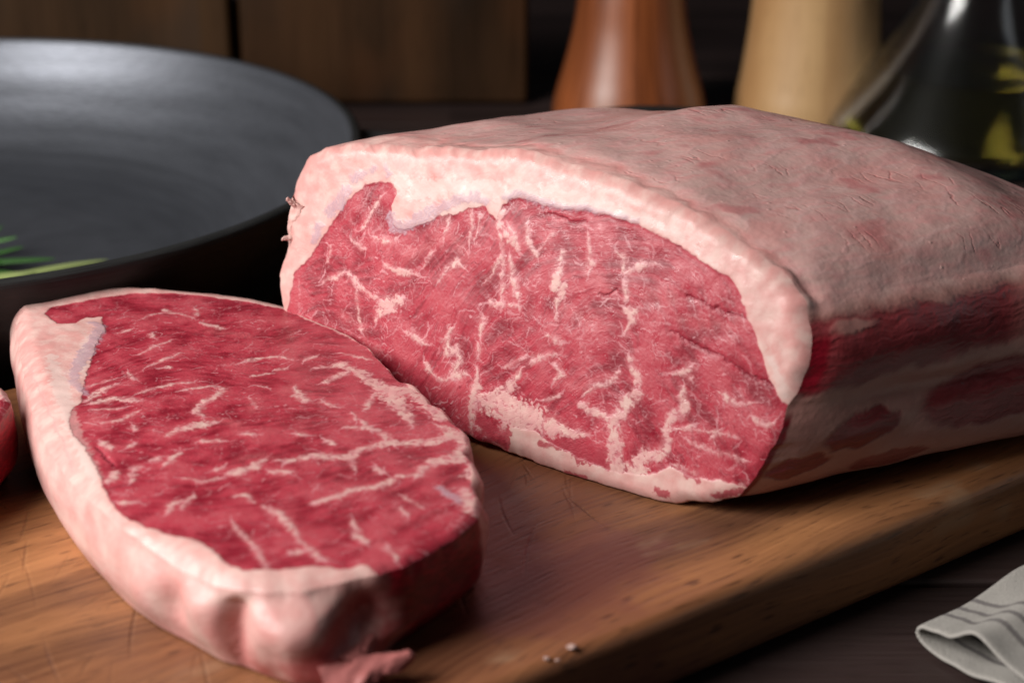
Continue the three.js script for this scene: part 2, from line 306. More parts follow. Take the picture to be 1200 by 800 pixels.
// ---------------------------------------------------------------- upright wooden panel behind the skillet
const panel = thing('wooden_panel', 'low upright panel of weathered dark brown planks standing behind the skillet', 'wooden panel', [0, TABLE_Y, -0.925]);
{
  const pal = [[[0.013, 0.0062, 0.0025], [0.056, 0.0245, 0.0095]], [[0.016, 0.008, 0.0034], [0.064, 0.031, 0.013]]];
  const mats = pal.map(([d, l], k) => stdMat(woodMaps(900, 256, 0.5, 0.15, 40 + k * 9, d, l, { rough: 0.6, rings: 45, streak: 0.9, extra: (x, y, o) => { const b = sstep(0.05, 0.5, fbm(x * 9 + k * 4, y * 16, 3)); mix3(o, [0.07, 0.026, 0.009], b * 0.4); const gy = sstep(0.0, 0.5, fbm(x * 7 + 20, y * 12 + k, 3)); mix3(o, [0.026, 0.021, 0.017], gy * 0.4); } }), { specularIntensity: 0.25 }));
  const W = 0.1445;
  for (let i = 0; i < 5; i++) {
    const g = new RoundedBoxGeometry(W - 0.005, 0.095, 0.016, 3, 0.003); g.translate(0, 0.0475, 0);
    const p = g.attributes.position, uv = g.attributes.uv;
    for (let k = 0; k < p.count; k++) uv.setXY(k, p.getY(k) / 0.5 + i * 0.31, p.getX(k) / 0.15 + 0.5 + i * 0.13);
    const m = part(numbered('panel_plank'), g, mats[i % 2], panel);
    m.position.set(0.0105 - W / 2 - i * W, (i % 2) * 0.0005, (i % 2) * -0.003);
  }
  const rail = part('panel_rail', new RoundedBoxGeometry(0.68, 0.03, 0.014, 2, 0.003), mats[0], panel);
  rail.position.set(-0.345, 0.03, -0.0185);
}

// ---------------------------------------------------------------- cutting board
const BDIR = new THREE.Vector3(0.803, 0, -0.596), BIN = new THREE.Vector3(-0.596, 0, -0.803);     // along the long edge, inwards
{
  const LEN = 0.51, WID = 0.222, TH = 0.0212;
  const cuts = []; const r = rng(5);
  for (let i = 0; i < 420; i++) { const a = r() < 0.6 ? R(38 + r() * 30) : R(-20 + r() * 40 + (r() < 0.5 ? 90 : 0)); cuts.push([0.05 + r() * 0.5, 0.035 + r() * 0.17, a, 0.008 + r() * 0.028, 0.1 + r() * 0.25, 0.3 + r() * 0.7]); }
  const W = 1600, H = 640;
  const cutMap = new Float32Array(W * H);
  for (const [cx, cy, a, l, w, d] of cuts) {
    const n = Math.ceil(l / 0.0002), bend = (r() - 0.5) * 0.3;
    for (let k = 0; k <= n; k++) {
      const s = (k / n - 0.5) * l, x = cx + Math.cos(a + bend * s / l) * s, y = cy + Math.sin(a + bend * s / l) * s, px = Math.round(x / LEN * W), py = Math.round(y / WID * H);
      if (px > 0 && py > 0 && px < W - 1 && py < H - 1) { const e = d * Math.sin(Math.PI * k / n); cutMap[py * W + px] = Math.max(cutMap[py * W + px], e); cutMap[py * W + px + 1] = Math.max(cutMap[py * W + px + 1], e * 0.5); cutMap[(py + 1) * W + px] = Math.max(cutMap[(py + 1) * W + px], e * 0.5); }
    }
  }
  const bm = maps(W, H, (px, py, o) => {
    const x = px / W * LEN, y = py / H * WID;
    const wob = fbm(x * 4 + 2, y * 7, 3) * 0.022 + noise2(x * 2.2, y * 3.5) * 0.03 - x * 0.10;
    const yy = y + wob;
    const bands = fbm(x * 1.6 + 5, yy * 26, 4), g = Math.sin(yy * 240 + noise2(x * 3, yy * 30) * 2.4), fine = fbm(x * 26, yy * 900, 3), fig = noise2(x * 70 + yy * 30, yy * 60);
    const t = 0.46 + 0.75 * bands + 0.13 * g + 0.26 * fine + 0.09 * fig;
    o[0] = 0.115; o[1] = 0.045; o[2] = 0.022;
    mix3(o, [0.45, 0.192, 0.074], clamp(t));
    mix3(o, [0.20, 0.065, 0.030], 0.5 * sstep(0.0, 0.5, fbm(x * 5 + 30, y * 9, 3)));
    const pore = sstep(0.25, 0.55, noise2(x * 110, yy * 1300));
    mix3(o, [0.045, 0.017, 0.010], pore * 0.7);
    const c = cutMap[py * W + px];
    mix3(o, [0.06, 0.025, 0.015], c * 0.34);
    o[3] = -0.07 * pore + 0.05 * fine - 0.3 * c + 0.1 * noise2(x * 60, y * 60);
    o[4] = 0.47 + 0.1 * fine + 0.1 * noise2(x * 20, y * 20);
    // juice film left by the meat, and pale dried smears near the long edge
    const wx = x - BOARD_STAIN[0], wy = y - BOARD_STAIN[1];
    const film = sstep(0.25, -0.25, Math.hypot(wx / 0.034, wy / 0.020) - 1 + 0.5 * fbm(x * 70, y * 70, 3));
    mix3(o, [0.12, 0.028, 0.026], film * 0.4); o[4] = lerp(o[4], 0.3, film * 0.7);
    const smear = sstep(0.25, 0.7, fbm(x * 30 + 70, y * 55, 4)) * sstep(0.085, 0.01, y);
    mix3(o, [0.42, 0.27, 0.16], smear * 0.45); o[4] += smear * 0.1;
  });
  const g = new RoundedBoxGeometry(LEN, TH, WID, 6, 0.004);
  const p = g.attributes.position, uv = g.attributes.uv;
  for (let i = 0; i < p.count; i++) {
    const x = p.getX(i) + LEN / 2, y = WID / 2 - p.getZ(i), dy = TH / 2 - p.getY(i);   // y counts inwards from the near long edge
    const side = Math.abs(g.attributes.normal.getY(i)) < 0.5 ? dy : 0;
    uv.setXY(i, x / LEN, clamp((y + side) / WID, 0.001, 0.999));
  }
  const board = part('cutting_board', g, stdMat(bm), scene);
  // long edge passes through (0.0015, -0.375) and (0.138, -0.466)
  const start = new THREE.Vector3(0.0015, 0, -0.3742).addScaledVector(BDIR, -0.235);
  board.position.copy(start).addScaledVector(BDIR, LEN / 2).addScaledVector(BIN, WID / 2).setY(-TH / 2);
  board.rotation.y = Math.atan2(0.596, 0.803);
  tag(board, 'thick worn brown wooden cutting board scored with knife cuts under the raw meat', 'cutting board');
}

// ---------------------------------------------------------------- raw beef
const LEAN_D = [0.205, 0.010, 0.021], LEAN_M = [0.38, 0.035, 0.055], LEAN_L = [0.50, 0.105, 0.122], FAT = [0.62, 0.372, 0.337], FAT_P = [0.57, 0.26, 0.238], FAT_C = [0.65, 0.46, 0.405], SKIN = [0.41, 0.265, 0.305], DEEP = [0.27, 0.008, 0.02], MEMB = [0.54, 0.335, 0.305];
const pairs = (a) => { const o = []; for (let i = 0; i < a.length; i += 2) o.push([a[i], a[i + 1]]); return o; };
function polyDistance(P, x, y) {                      // signed distance in mm, negative inside
  let d = 1e9, ins = false;
  for (let i = 0, j = P.length - 1; i < P.length; j = i++) {
    const ax = P[j][0], ay = P[j][1], bx = P[i][0] - ax, by = P[i][1] - ay, px = x - ax, py = y - ay;
    const t = clamp((px * bx + py * by) / (bx * bx + by * by)), ex = px - bx * t, ey = py - by * t;
    d = Math.min(d, ex * ex + ey * ey);
    if ((ay > y) !== (P[i][1] > y) && x < (bx * (y - ay)) / by + ax) ins = !ins;
  }
  return (ins ? -1 : 1) * Math.sqrt(d);
}
const P_FLECKS = 5600;
// colour, relief and gloss of a cut face; x0..y1 are the bounds in mm
function faceMaps({ x0, y0, x1, y1, ppm, outline, lean, strokes, seed, fibre, marble }) {
  const W = Math.round((x1 - x0) * ppm), H = Math.round((y1 - y0) * ppm), N = W * H;
  const layer = () => new Float32Array(N);
  const L = { fine: layer(), dark: layer(), fat: layer(), skin: layer(), red: layer(), crease: layer(), pink: layer(), white: layer() }, kinds = ['fat', 'skin', 'red', 'crease', 'pink', 'white'];
  // slow field of the distance to the lean outline on a coarse grid
  const cs = 6, CW = Math.ceil(W / cs) + 2, CH = Math.ceil(H / cs) + 2, coarse = new Float32Array(CW * CH);
  for (let j = 0; j < CH; j++) for (let i = 0; i < CW; i++) coarse[j * CW + i] = polyDistance(lean, x0 + i * cs / ppm, y0 + j * cs / ppm);
  const leanAt = (X, Y) => { const u = clamp((X - x0) * ppm / cs, 0, CW - 1.01), v = clamp((Y - y0) * ppm / cs, 0, CH - 1.01), i = Math.floor(u), j = Math.floor(v), f = u - i, g = v - j, k = j * CW + i; return lerp(lerp(coarse[k], coarse[k + 1], f), lerp(coarse[k + CW], coarse[k + CW + 1], f), g); };
  const warp = (X, Y) => [X + 0.55 * noise2(X * 0.8 + seed, Y * 0.8) + 0.28 * noise2(X * 2.3, Y * 2.3 + seed) + 0.9 * noise2(X * 0.25 + seed, Y * 0.25 + 7), Y + 0.55 * noise2(X * 0.8 + 40, Y * 0.8 + seed) + 0.28 * noise2(X * 2.3 + 9, Y * 2.3 + 31) + 0.9 * noise2(X * 0.25 + 17, Y * 0.25 + seed)];
  const WX = layer(), WY = layer();
  for (let j = 0, k = 0; j < H; j++) for (let i = 0; i < W; i++, k++) { const w = warp(x0 + i / ppm, y0 + j / ppm); WX[k] = w[0]; WY[k] = w[1]; }
  const NB = layer(); for (let k = 0; k < N; k++) { const X = WX[k], Y = WY[k], fa = fibre(X, Y), u = X * Math.cos(fa) + Y * Math.sin(fa), v = -X * Math.sin(fa) + Y * Math.cos(fa); NB[k] = 0.42 * noise2(u * 0.9 + seed, v * 2.1) + 0.3 * noise2(X * 3.1, Y * 3.1 + seed); }
  // short flecks and threads of fat, and darker slits between the fibres, scattered along the fibres
  const rr = rng(seed * 91 + 5), marks = [];
  for (let n = 0; n < P_FLECKS * marble; n++) {
    const X = lerp(x0, x1, rr()), Y = lerp(y0, y1, rr()), keep = 0.35 + 0.9 * sstep(-0.3, 0.35, fbm(X * 0.06 + seed * 2, Y * 0.06 + 3, 2)), z = rr(), a0 = fibre(X, Y) + (rr() - 0.5) * 1.5 + (rr() < 0.2 ? 1.3 : 0), long = z * z * z * 6 + 0.5, wd = 0.05 + 0.26 * rr() * rr(), al = 0.18 + 0.7 * rr() * rr(), dk = rr() < 0.3, cv = (rr() - 0.5) * 0.9;
    if (rr() > keep || leanAt(X, Y) > -0.6) continue;
    let px = X, py = Y, a = a0; const st = long / 4;
    for (let k = 0; k < 4; k++) { const nx = px + Math.cos(a) * st, ny = py + Math.sin(a) * st; marks.push([dk ? 'dark' : 'fine', px, py, wd * (k ? 1 : 0.4), nx, ny, wd * (k === 3 ? 0.3 : 1), al]); px = nx; py = ny; a += cv * (0.5 + rr()); }
  }
  // seams of fat fray into thin branching threads at their ends and along the way
  const thread = (X, Y, a, len, w, al, depth) => {
    let px = X, py = Y; const n = 5, cv = (rr() - 0.5) * 0.8;
    for (let k = 0; k < n; k++) { const st = len / n * (0.7 + 0.6 * rr()), nx = px + Math.cos(a) * st, ny = py + Math.sin(a) * st; marks.push(['fine', px, py, w * (1 - k / n * 0.8), nx, ny, w * (1 - (k + 1) / n * 0.8), al * (1 - 0.12 * k)]); px = nx; py = ny; a += cv * 0.6 + (rr() - 0.5) * 0.9; if (depth && rr() < 0.35) thread(px, py, a + (rr() < 0.5 ? 1 : -1) * (0.5 + 0.6 * rr()), len * 0.5, w * 0.6, al * 0.85, depth - 1); }
  };
  for (const s of strokes) {
    if (s[0] !== 0) continue;
    const pts = []; for (let q = 1; q < s.length; q += 3) pts.push([s[q], s[q + 1], s[q + 2]]);
    for (let q = 0; q < pts.length; q++) {
      const p = pts[q], o = pts[q ? q - 1 : 1], e = q === 0 || q === pts.length - 1, dir = Math.atan2(p[1] - o[1], p[0] - o[0]), w = 0.10 + 0.10 * Math.min(p[2], 2);
      if (leanAt(p[0], p[1]) > -0.5) continue;
      if (e) thread(p[0], p[1], dir + (rr() - 0.5) * 0.7, 1.5 + 2.5 * rr(), w * 1.7, 0.8, 0);
      if (rr() < 0.7) { const f = rr() - 0.5; thread(p[0] + f * 0.7 * (o[0] - p[0]), p[1] + f * 0.7 * (o[1] - p[1]), dir + (rr() < 0.5 ? 1 : -1) * (0.5 + rr()), 1.2 + 2 * rr() * rr(), w * 1.3, 0.35 + 0.35 * rr(), 0); }
    }
  }
  for (const [kind, ax, ay, aw, bx, by, bw, al] of marks) {
    const T = L[kind], m = 1.2, i0 = Math.max(0, Math.floor((Math.min(ax, bx) - m - x0) * ppm)), i1 = Math.min(W - 1, Math.ceil((Math.max(ax, bx) + m - x0) * ppm)), j0 = Math.max(0, Math.floor((Math.min(ay, by) - m - y0) * ppm)), j1 = Math.min(H - 1, Math.ceil((Math.max(ay, by) + m - y0) * ppm));
    const dx = bx - ax, dy = by - ay, dd = dx * dx + dy * dy || 1;
    for (let j = j0; j <= j1; j++) for (let i = i0; i <= i1; i++) { const k = j * W + i, qx = WX[k] - ax, qy = WY[k] - ay, t = clamp((qx * dx + qy * dy) / dd), v = al * sstep(0.22, -0.05, Math.hypot(qx - dx * t, qy - dy * t) - lerp(aw, bw, t)); if (v > T[k]) T[k] = v; }
  }
  for (const s of strokes) {
    const kind = kinds[s[0]], T = L[kind], wf = kind === 'crease' || kind === 'pink' ? 0.3 : kind === 'skin' ? 0.7 : 0.66, soft = kind === 'pink' ? 2.6 : kind === 'skin' || kind === 'white' ? 0.8 : kind === 'crease' ? 0.5 : 0.42, pad = 3 + soft;
    for (let q = 1; q + 5 < s.length; q += 3) {
      const ax = s[q], ay = s[q + 1], aw = s[q + 2] * wf, bx = s[q + 3], by = s[q + 4], bw = s[q + 5] * wf, m = Math.max(aw, bw) + pad;
      const i0 = Math.max(0, Math.floor((Math.min(ax, bx) - m - x0) * ppm)), i1 = Math.min(W - 1, Math.ceil((Math.max(ax, bx) + m - x0) * ppm));
      const j0 = Math.max(0, Math.floor((Math.min(ay, by) - m - y0) * ppm)), j1 = Math.min(H - 1, Math.ceil((Math.max(ay, by) + m - y0) * ppm));
      const dx = bx - ax, dy = by - ay, dd = dx * dx + dy * dy || 1;
      for (let j = j0; j <= j1; j++) for (let i = i0; i <= i1; i++) {
        const k = j * W + i, px = WX[k] - ax, py = WY[k] - ay, t = clamp((px * dx + py * dy) / dd);
        const d = Math.hypot(px - dx * t, py - dy * t) - lerp(aw, bw, t) * (1 + 0.9 * noise2(WX[k] * 0.55 + 3 * q, WY[k] * 0.55 + seed) + 0.45 * noise2(WX[k] * 1.4, WY[k] * 1.4 + seed));
        const v = kind === 'fat' ? sstep(0.62, -0.8, d + NB[k]) * (0.35 + 0.65 * sstep(-0.32, 0.05, noise2(WX[k] * 0.5 + q, WY[k] * 0.5) + 0.6 * noise2(WX[k] * 1.4, WY[k] * 1.4 + q))) : sstep(soft, -soft * 0.7, d);
        if (v > T[k]) T[k] = v;
        if (kind === 'fat') { const hl = sstep(1.5, -0.2, d) * 0.55; if (hl > L.pink[k]) L.pink[k] = hl; }
      }
    }
  }
  const macro = new Float32Array(N);
  const c = [0, 0, 0];
  const m = maps(W, H, (px, py, o) => {
    const k = py * W + px, X = x0 + px / ppm, Y = y0 + py / ppm, wx = WX[k], wy = WY[k];
    const d = leanAt(lerp(X, wx, 0.55), lerp(Y, wy, 0.55)) + 0.5 * noise2(X * 0.45, Y * 0.45 + seed), rim = sstep(-0.3, 0.3, d), inLean = 1 - rim;
    const fa = fibre(X, Y), ca = Math.cos(fa), sa = Math.sin(fa), u = wx * ca + wy * sa, v = -wx * sa + wy * ca;
    // muscle: bundles, fibres, and webs of fine fat
    const bundle = noise2(u * 0.16 + seed, v * 0.55), fib = fbm(u * 0.7 + 3, v * 3.4 + seed, 3), grain = noise2(X * 5.1, Y * 5.1), blot = fbm(X * 0.09 + seed, Y * 0.09, 3);
    c[0] = LEAN_M[0]; c[1] = LEAN_M[1]; c[2] = LEAN_M[2];
    mix3(c, LEAN_D, clamp(0.25 + 0.95 * bundle - 1.1 * blot + 0.3 * fib, 0, 0.95));
    mix3(c, LEAN_L, clamp(0.04 + 0.40 * fib + 0.7 * blot + 0.2 * grain, 0, 0.42));
    const dens = sstep(-0.25, 0.45, fbm(X * 0.055 + seed * 2, Y * 0.055 + 3, 2)) * marble;
    const web = sstep(0.80, 0.99, ridge(u * 0.42 + 0.5 * fib, v * 0.95 + 11)) * sstep(0.0, 0.38, noise2(X * 0.33 + 5, Y * 0.33 + seed));
    const web2 = sstep(0.86, 1.0, ridge(u * 1.1 + 19, v * 2.4 + seed)) * sstep(0.05, 0.4, noise2(X * 0.6 + 50, Y * 0.6));
    const fleck = sstep(0.40, 0.56, noise2(u * 0.85 + 77, v * 1.5 + seed));
    let fine = clamp(web * 0.85 + web2 * 0.5 + fleck * 0.75) * (0.25 + 0.9 * dens);
    mix3(c, [0.60, 0.28, 0.30], clamp(fine * 0.8));
    mix3(c, [0.62, 0.30, 0.32], L.fine[k] * 0.8);
    mix3(c, [0.16, 0.010, 0.022], L.dark[k] * 0.62);
    const pink = L.pink[k] * (0.40 + 0.35 * fib + 0.35 * grain);
    mix3(c, [0.58, 0.16, 0.17], clamp(pink * 0.85));
    // fat: cream to pink, slightly stringy
    const fs = fbm(X * 0.22 + seed, Y * 0.22 + 9, 4), str = noise2(u * 0.5 + 60, v * 2.0), f = [FAT[0], FAT[1], FAT[2]];
    mix3(f, FAT_P, clamp(0.20 + 0.85 * fs + 0.08 * str, 0, 0.85)); mix3(f, FAT_C, clamp(-0.05 - 0.8 * fs, 0, 0.7));
    const vein = sstep(0.9, 1, ridge(X * 0.16 + 0.35 * fs, Y * 0.30 + seed)) * sstep(0.05, 0.4, noise2(X * 0.1, Y * 0.1 + 60));
    mix3(f, [0.56, 0.20, 0.19], vein * 0.45 * rim);
    mix3(f, [0.57, 0.25, 0.23], 0.55 * rim * sstep(5, 11, d) * clamp(0.7 + 1.1 * fs));
    const red = L.red[k], str0 = L.fat[k] * (0.93 + 0.25 * fib);
    let fat = Math.max(rim, clamp(str0));
    mix3(f, [0.60, 0.31, 0.32], (1 - rim) * clamp(0.75 - 0.55 * sstep(0.5, 1, L.fat[k]) + 0.5 * fs));
    mix3(c, f, fat);
    mix3(c, [0.63, 0.465, 0.425], L.white[k] * 0.7 * Math.max(rim, 0.5));
    const sk = L.skin[k] * clamp(0.8 + 0.6 * noise2(u * 0.9, v * 3));
    mix3(c, SKIN, sk * 0.9);
    mix3(c, [0.36, 0.042, 0.06], red * 0.88); fat *= 1 - red;
    mix3(c, fat > 0.5 ? [0.52, 0.28, 0.27] : [0.25, 0.022, 0.04], L.crease[k] * 0.75);
    o[0] = c[0]; o[1] = c[1]; o[2] = c[2];
    const body = (rim * 0.2 + (1 - rim) * fat * 0.10) - L.crease[k] * 0.5 * (1 - 0.8 * fat) + sk * 0.1;
    o[3] = body * 0.55 + 0.055 * fib * (1 - fat * 0.85) + 0.02 * L.fine[k] - 0.03 * L.dark[k] + 0.02 * fine + 0.010 * grain * (1 - fat) + (0.05 * bundle + 0.045 * noise2(X * 1.1, Y * 1.1 + seed)) * (1 - 0.8 * fat) + 0.05 * fs * fat ;
    o[4] = 0.42 - 0.02 * fat + 0.16 * fib + 0.1 * noise2(X * 0.5, Y * 0.5) - 0.2 * sstep(0.15, 0.45, noise2(X * 0.28 + 9, Y * 0.28 + seed));
    macro[k] = body * 0.9 + 0.42 * noise2(X * 0.09 + seed, Y * 0.09) + 0.13 * noise2(X * 0.33, Y * 0.33 + seed);
  });
  m.height = (X, Y) => { const i = clamp(Math.round((X - x0) * ppm), 3, W - 4), j = clamp(Math.round((Y - y0) * ppm), 3, H - 4); let s = 0; for (let a = -3; a <= 3; a += 3) for (let b = -3; b <= 3; b += 3) s += macro[(j + a) * W + i + b]; return s / 9; };
  m.uv = (X, Y) => [(X - x0) / (x1 - x0), (Y - y0) / (y1 - y0)];
  return m;
}
// A piece of meat: a cut face (muscle inside, a rim of fat round it) carried on along `axis`, closed at the far end. Lengths in mm, mesh in metres.
function meatBlock(root, P) {
  const { outline, lean, centre, e1, e2, axis, length, stations, squash, bulge, bumps, lump, face, side, sideParts, rimDrop, names, floor, mats, cap } = P;
  const N = P.samples;
  const C = [...outline, outline[0]], S = [0];
  for (let i = 1; i < C.length; i++) S.push(S[i - 1] + Math.hypot(C[i][0] - C[i - 1][0], C[i][1] - C[i - 1][1]));
  const total = S[S.length - 1];
  let O = [];
  for (let i = 0, q = 0; i < N; i++) { const s = i / N * total; while (S[q + 1] < s) q++; const t = (s - S[q]) / (S[q + 1] - S[q] || 1); O.push([lerp(C[q][0], C[q + 1][0], t), lerp(C[q][1], C[q + 1][1], t)]); }
  for (let it = 0; it < P.smooth; it++) O = O.map((p, i) => { const a = O[(i + N - 1) % N], b = O[(i + 1) % N]; return [(a[0] + 2 * p[0] + b[0]) / 4, (a[1] + 2 * p[1] + b[1]) / 4]; });
  const nrm = O.map((p, i) => { const a = O[(i + N - 2) % N], b = O[(i + 2) % N], dx = b[0] - a[0], dy = b[1] - a[1], l = Math.hypot(dx, dy); return [-dy / l, dx / l]; });   // outlines run clockwise
  let OS = O; for (let it = 0; it < P.round; it++) OS = OS.map((p, i) => { const a = OS[(i + N - 1) % N], b = OS[(i + 1) % N]; return [(a[0] + 2 * p[0] + b[0]) / 4, (a[1] + 2 * p[1] + b[1]) / 4]; });
  O = O.map((p, i) => { const d = P.ragged * (noise2(p[0] * 0.2, p[1] * 0.2 + 5) * 1.8 + 0.5 * noise2(p[0] * 0.7 + 8, p[1] * 0.7)); return [p[0] + nrm[i][0] * d, p[1] + nrm[i][1] * d]; });
  // how far the muscle reaches on each ray from the centre
  let reach = O.map((p) => { const dx = p[0] - centre[0], dy = p[1] - centre[1]; let best = 0.35; for (let s = 0.97; s > 0.35; s -= 0.01) if (polyDistance(lean, centre[0] + dx * s, centre[1] + dy * s) < 0) { best = s; break; } return best; });
  for (let it = 0; it < 40; it++) reach = reach.map((r, i) => (reach[(i + N - 1) % N] + 2 * r + reach[(i + 1) % N]) / 4);
  let calm = reach; for (let it = 0; it < 160; it++) calm = calm.map((r, i) => (calm[(i + N - 1) % N] + 2 * r + calm[(i + 1) % N]) / 4);
  const dropAt = (i) => rimDrop[0] * lerp(0.35, 1, sstep(0.04, 0.12, 1 - calm[i]));
  const RI = P.rings[0], RO = P.rings[1], rings = RI + RO;
  const V = new THREE.Vector3(), pos = [], uv = [], at = (a, b, h, t) => V.set(0, 0, 0).addScaledVector(e1, a / 1000).addScaledVector(e2, b / 1000).addScaledVector(P.normal, h / 1000).addScaledVector(axis, t / 1000).add(P.origin);
  const push = (u, v) => { pos.push(V.x, Math.max(V.y, floor), V.z); uv.push(u, v); };
  // the face: ring 0 is the centre
  for (let r = 0; r <= rings; r++) for (let i = 0; i < N; i++) {
    const s = r <= RI ? reach[i] * (r / RI) : lerp(reach[i], 1, (r - RI) / RO), x = lerp(centre[0], O[i][0], s), y = lerp(centre[1], O[i][1], s);
    const edge = (1 - s) * Math.hypot(O[i][0] - centre[0], O[i][1] - centre[1]), k = clamp(1 - edge / Math.max(1.6, Math.min(rimDrop[1], (1 - calm[i]) * 1.1 * Math.hypot(O[i][0] - centre[0], O[i][1] - centre[1]))));
    const h = face.height(x, y) * (1 - k * k) + P.swell * (1 - s * s) - dropAt(i) * k * k;
    at(x, y, h, 0); push(...face.uv(x, y));
  }
  const faceCount = pos.length / 3;
  for (let j = 0; j <= stations.length; j++) for (let i = 0; i < N; i++) {
    const t = j ? stations[j - 1] : 0, q = t / length, arc = i / N * total, open = sstep(0, 6, t);
    let d = bulge(arc, t), end = 1;
    if (cap && t > length - cap) { const e = (t - (length - cap)) / cap; end = Math.sqrt(Math.max(0, 1 - e * e)); }
    const sm = sstep(0, P.blend, t), ox = lerp(O[i][0], OS[i][0], sm), oy = lerp(O[i][1], OS[i][1], sm);
    at(ox, oy, 0, t);
    d += open * lump[0] * (noise3(V.x * 1000 / lump[1], V.y * 1000 / lump[1], V.z * 1000 / lump[1]) + 0.28 * noise3(V.x * 2400 / lump[1], V.y * 2400 / lump[1], V.z * 2400 / lump[1]));
    for (const [ba, bt, amp0, ra, rt] of bumps) { const amp = amp0 * open; let da = Math.abs(arc - ba); da = Math.min(da, total - da); if (da < ra * 2.5) d += amp * Math.exp(-da * da / (ra * ra) - (t - bt) ** 2 / (rt * rt)); }
    const hs = squash(t), x = lerp(centre[0], ox + nrm[i][0] * d, end), y = lerp(centre[1] * hs, (oy + nrm[i][1] * d) * hs, end);
    at(x, y, 0, t);
    if (t < 9) V.addScaledVector(P.normal, -dropAt(i) * (1 - t / 9) / 1000);
    push(i / N, q);
  }
  // closing ring round to u = 1 is a copy of i = 0, so that the map does not run backwards across the seam
  const idxFace = [[], []], rows = stations.length + 1, idxSide = sideParts.map(() => []);
  for (let r = 0; r < rings; r++) for (let i = 0; i < N; i++) { const n = (i + 1) % N, a = r * N + i, b = r * N + n, c = a + N, d = b + N, T = idxFace[r < RI ? 0 : 1]; if (r) T.push(a, b, c); T.push(b, d, c); }
  for (let j = 0; j < rows - 1; j++) for (let i = 0; i < N; i++) {
    const n = (i + 1) % N, o = faceCount, a = o + j * N + i, b = o + j * N + n, c = a + N, d = b + N, arc = i / N * total;
    let w = sideParts.findIndex((s) => s.has(arc, stations[j] ?? 0)); if (w < 0) w = 0;
    idxSide[w].push(a, b, c, b, d, c);
  }
  const last = faceCount + (rows - 1) * N, hub = pos.length / 3;
  { let x = 0, y = 0, z = 0; for (let i = 0; i < N; i++) { x += pos[(last + i) * 3]; y += pos[(last + i) * 3 + 1]; z += pos[(last + i) * 3 + 2]; } pos.push(x / N, y / N, z / N); uv.push(0.5, 1); }
  for (let i = 0; i < N; i++) idxSide[0].push(last + i, last + (i + 1) % N, hub);
  // normals over the whole piece, shared where face and side meet
  const all = new THREE.BufferGeometry();
  all.setAttribute('position', new THREE.BufferAttribute(new Float32Array(pos), 3));
  const every = [...idxFace[0], ...idxFace[1]]; for (const s of idxSide) for (const k of s) every.push(k);
  all.setIndex(new THREE.BufferAttribute(new Uint32Array(every), 1));
  all.computeVertexNormals();
  const nn = all.attributes.normal.array;
  for (let i = 0; i < N; i++) { const a = (rings * N + i) * 3, b = (faceCount + i) * 3; const x = nn[a] + nn[b], y = nn[a + 1] + nn[b + 1], z = nn[a + 2] + nn[b + 2], l = Math.hypot(x, y, z) || 1; nn[a] = nn[b] = x / l; nn[a + 1] = nn[b + 1] = y / l; nn[a + 2] = nn[b + 2] = z / l; }
  const carve = (idx) => {
    const map = new Map(), p = [], n = [], t = [], out = new Uint32Array(idx.length);
    idx.forEach((k, q) => { let v = map.get(k); if (v === undefined) { v = p.length / 3; map.set(k, v); p.push(pos[k * 3], pos[k * 3 + 1], pos[k * 3 + 2]); n.push(nn[k * 3], nn[k * 3 + 1], nn[k * 3 + 2]); t.push(uv[k * 2], uv[k * 2 + 1]); } out[q] = v; });
    const g = new THREE.BufferGeometry();
    g.setAttribute('position', new THREE.BufferAttribute(new Float32Array(p), 3)); g.setAttribute('normal', new THREE.BufferAttribute(new Float32Array(n), 3)); g.setAttribute('uv', new THREE.BufferAttribute(new Float32Array(t), 2));
    g.setIndex(new THREE.BufferAttribute(out, 1));
    return g;
  };
  part(names[0], carve(idxFace[0]), mats[0], root);
  part(names[1], carve(idxFace[1]), mats[0], root);
  sideParts.forEach((s, k) => { if (idxSide[k].length) part(s.name, carve(idxSide[k]), mats[1], root); });
  return { total };
}
// torn shred of fat: a tapering bent strip with frayed edges, root at the origin, pointing along +x; lengths in metres
function shred(len, wide, thick, curl, seed) {
  const NX = 26, NY = 10, pos = [], idx = [];
  for (let s = 0; s < 2; s++) for (let i = 0; i <= NX; i++) for (let j = 0; j <= NY; j++) {
    const u = i / NX, v = j / NY * 2 - 1, w = wide * (1 - 0.75 * u ** 1.4) * (1 + 0.5 * noise2(u * 4 + seed, v > 0 ? 3 : 9) + 0.25 * noise2(u * 11 + seed, v > 0 ? 5 : 1)), edge = Math.sqrt(Math.max(0, 1 - v * v)) * (i === NX ? 0.2 : 1);
    const x = u * len * (1 - 0.18 * Math.abs(v) ** 3 * (0.5 + noise2(v * 3 + seed, 2))), z = v * w + 0.25 * wide * noise2(u * 2 + seed, 7), y = (s ? -1 : 1) * thick * edge * (1 - 0.5 * u) + curl * len * u * u + 0.35 * thick * noise2(u * 6 + seed, v * 2.5) + 0.3 * thick * noise2(u * 3, v * 1.2 + seed);
    pos.push(x, y, z);
  }
  const M = (NX + 1) * (NY + 1), q = (a, b, c, d) => idx.push(a, b, c, b, d, c);
  for (let i = 0; i < NX; i++) for (let j = 0; j < NY; j++) { const a = i * (NY + 1) + j, b = a + 1, c = a + NY + 1, d = c + 1; q(a, b, c, d); q(M + a, M + c, M + b, M + d); }
  for (let j = 0; j < NY; j++) { const a = NX * (NY + 1) + j; q(a, a + 1, M + a, M + a + 1); }
  const g = new THREE.BufferGeometry(); g.setAttribute('position', new THREE.BufferAttribute(new Float32Array(pos), 3)); g.setIndex(idx); g.computeVertexNormals();
  return g;
}
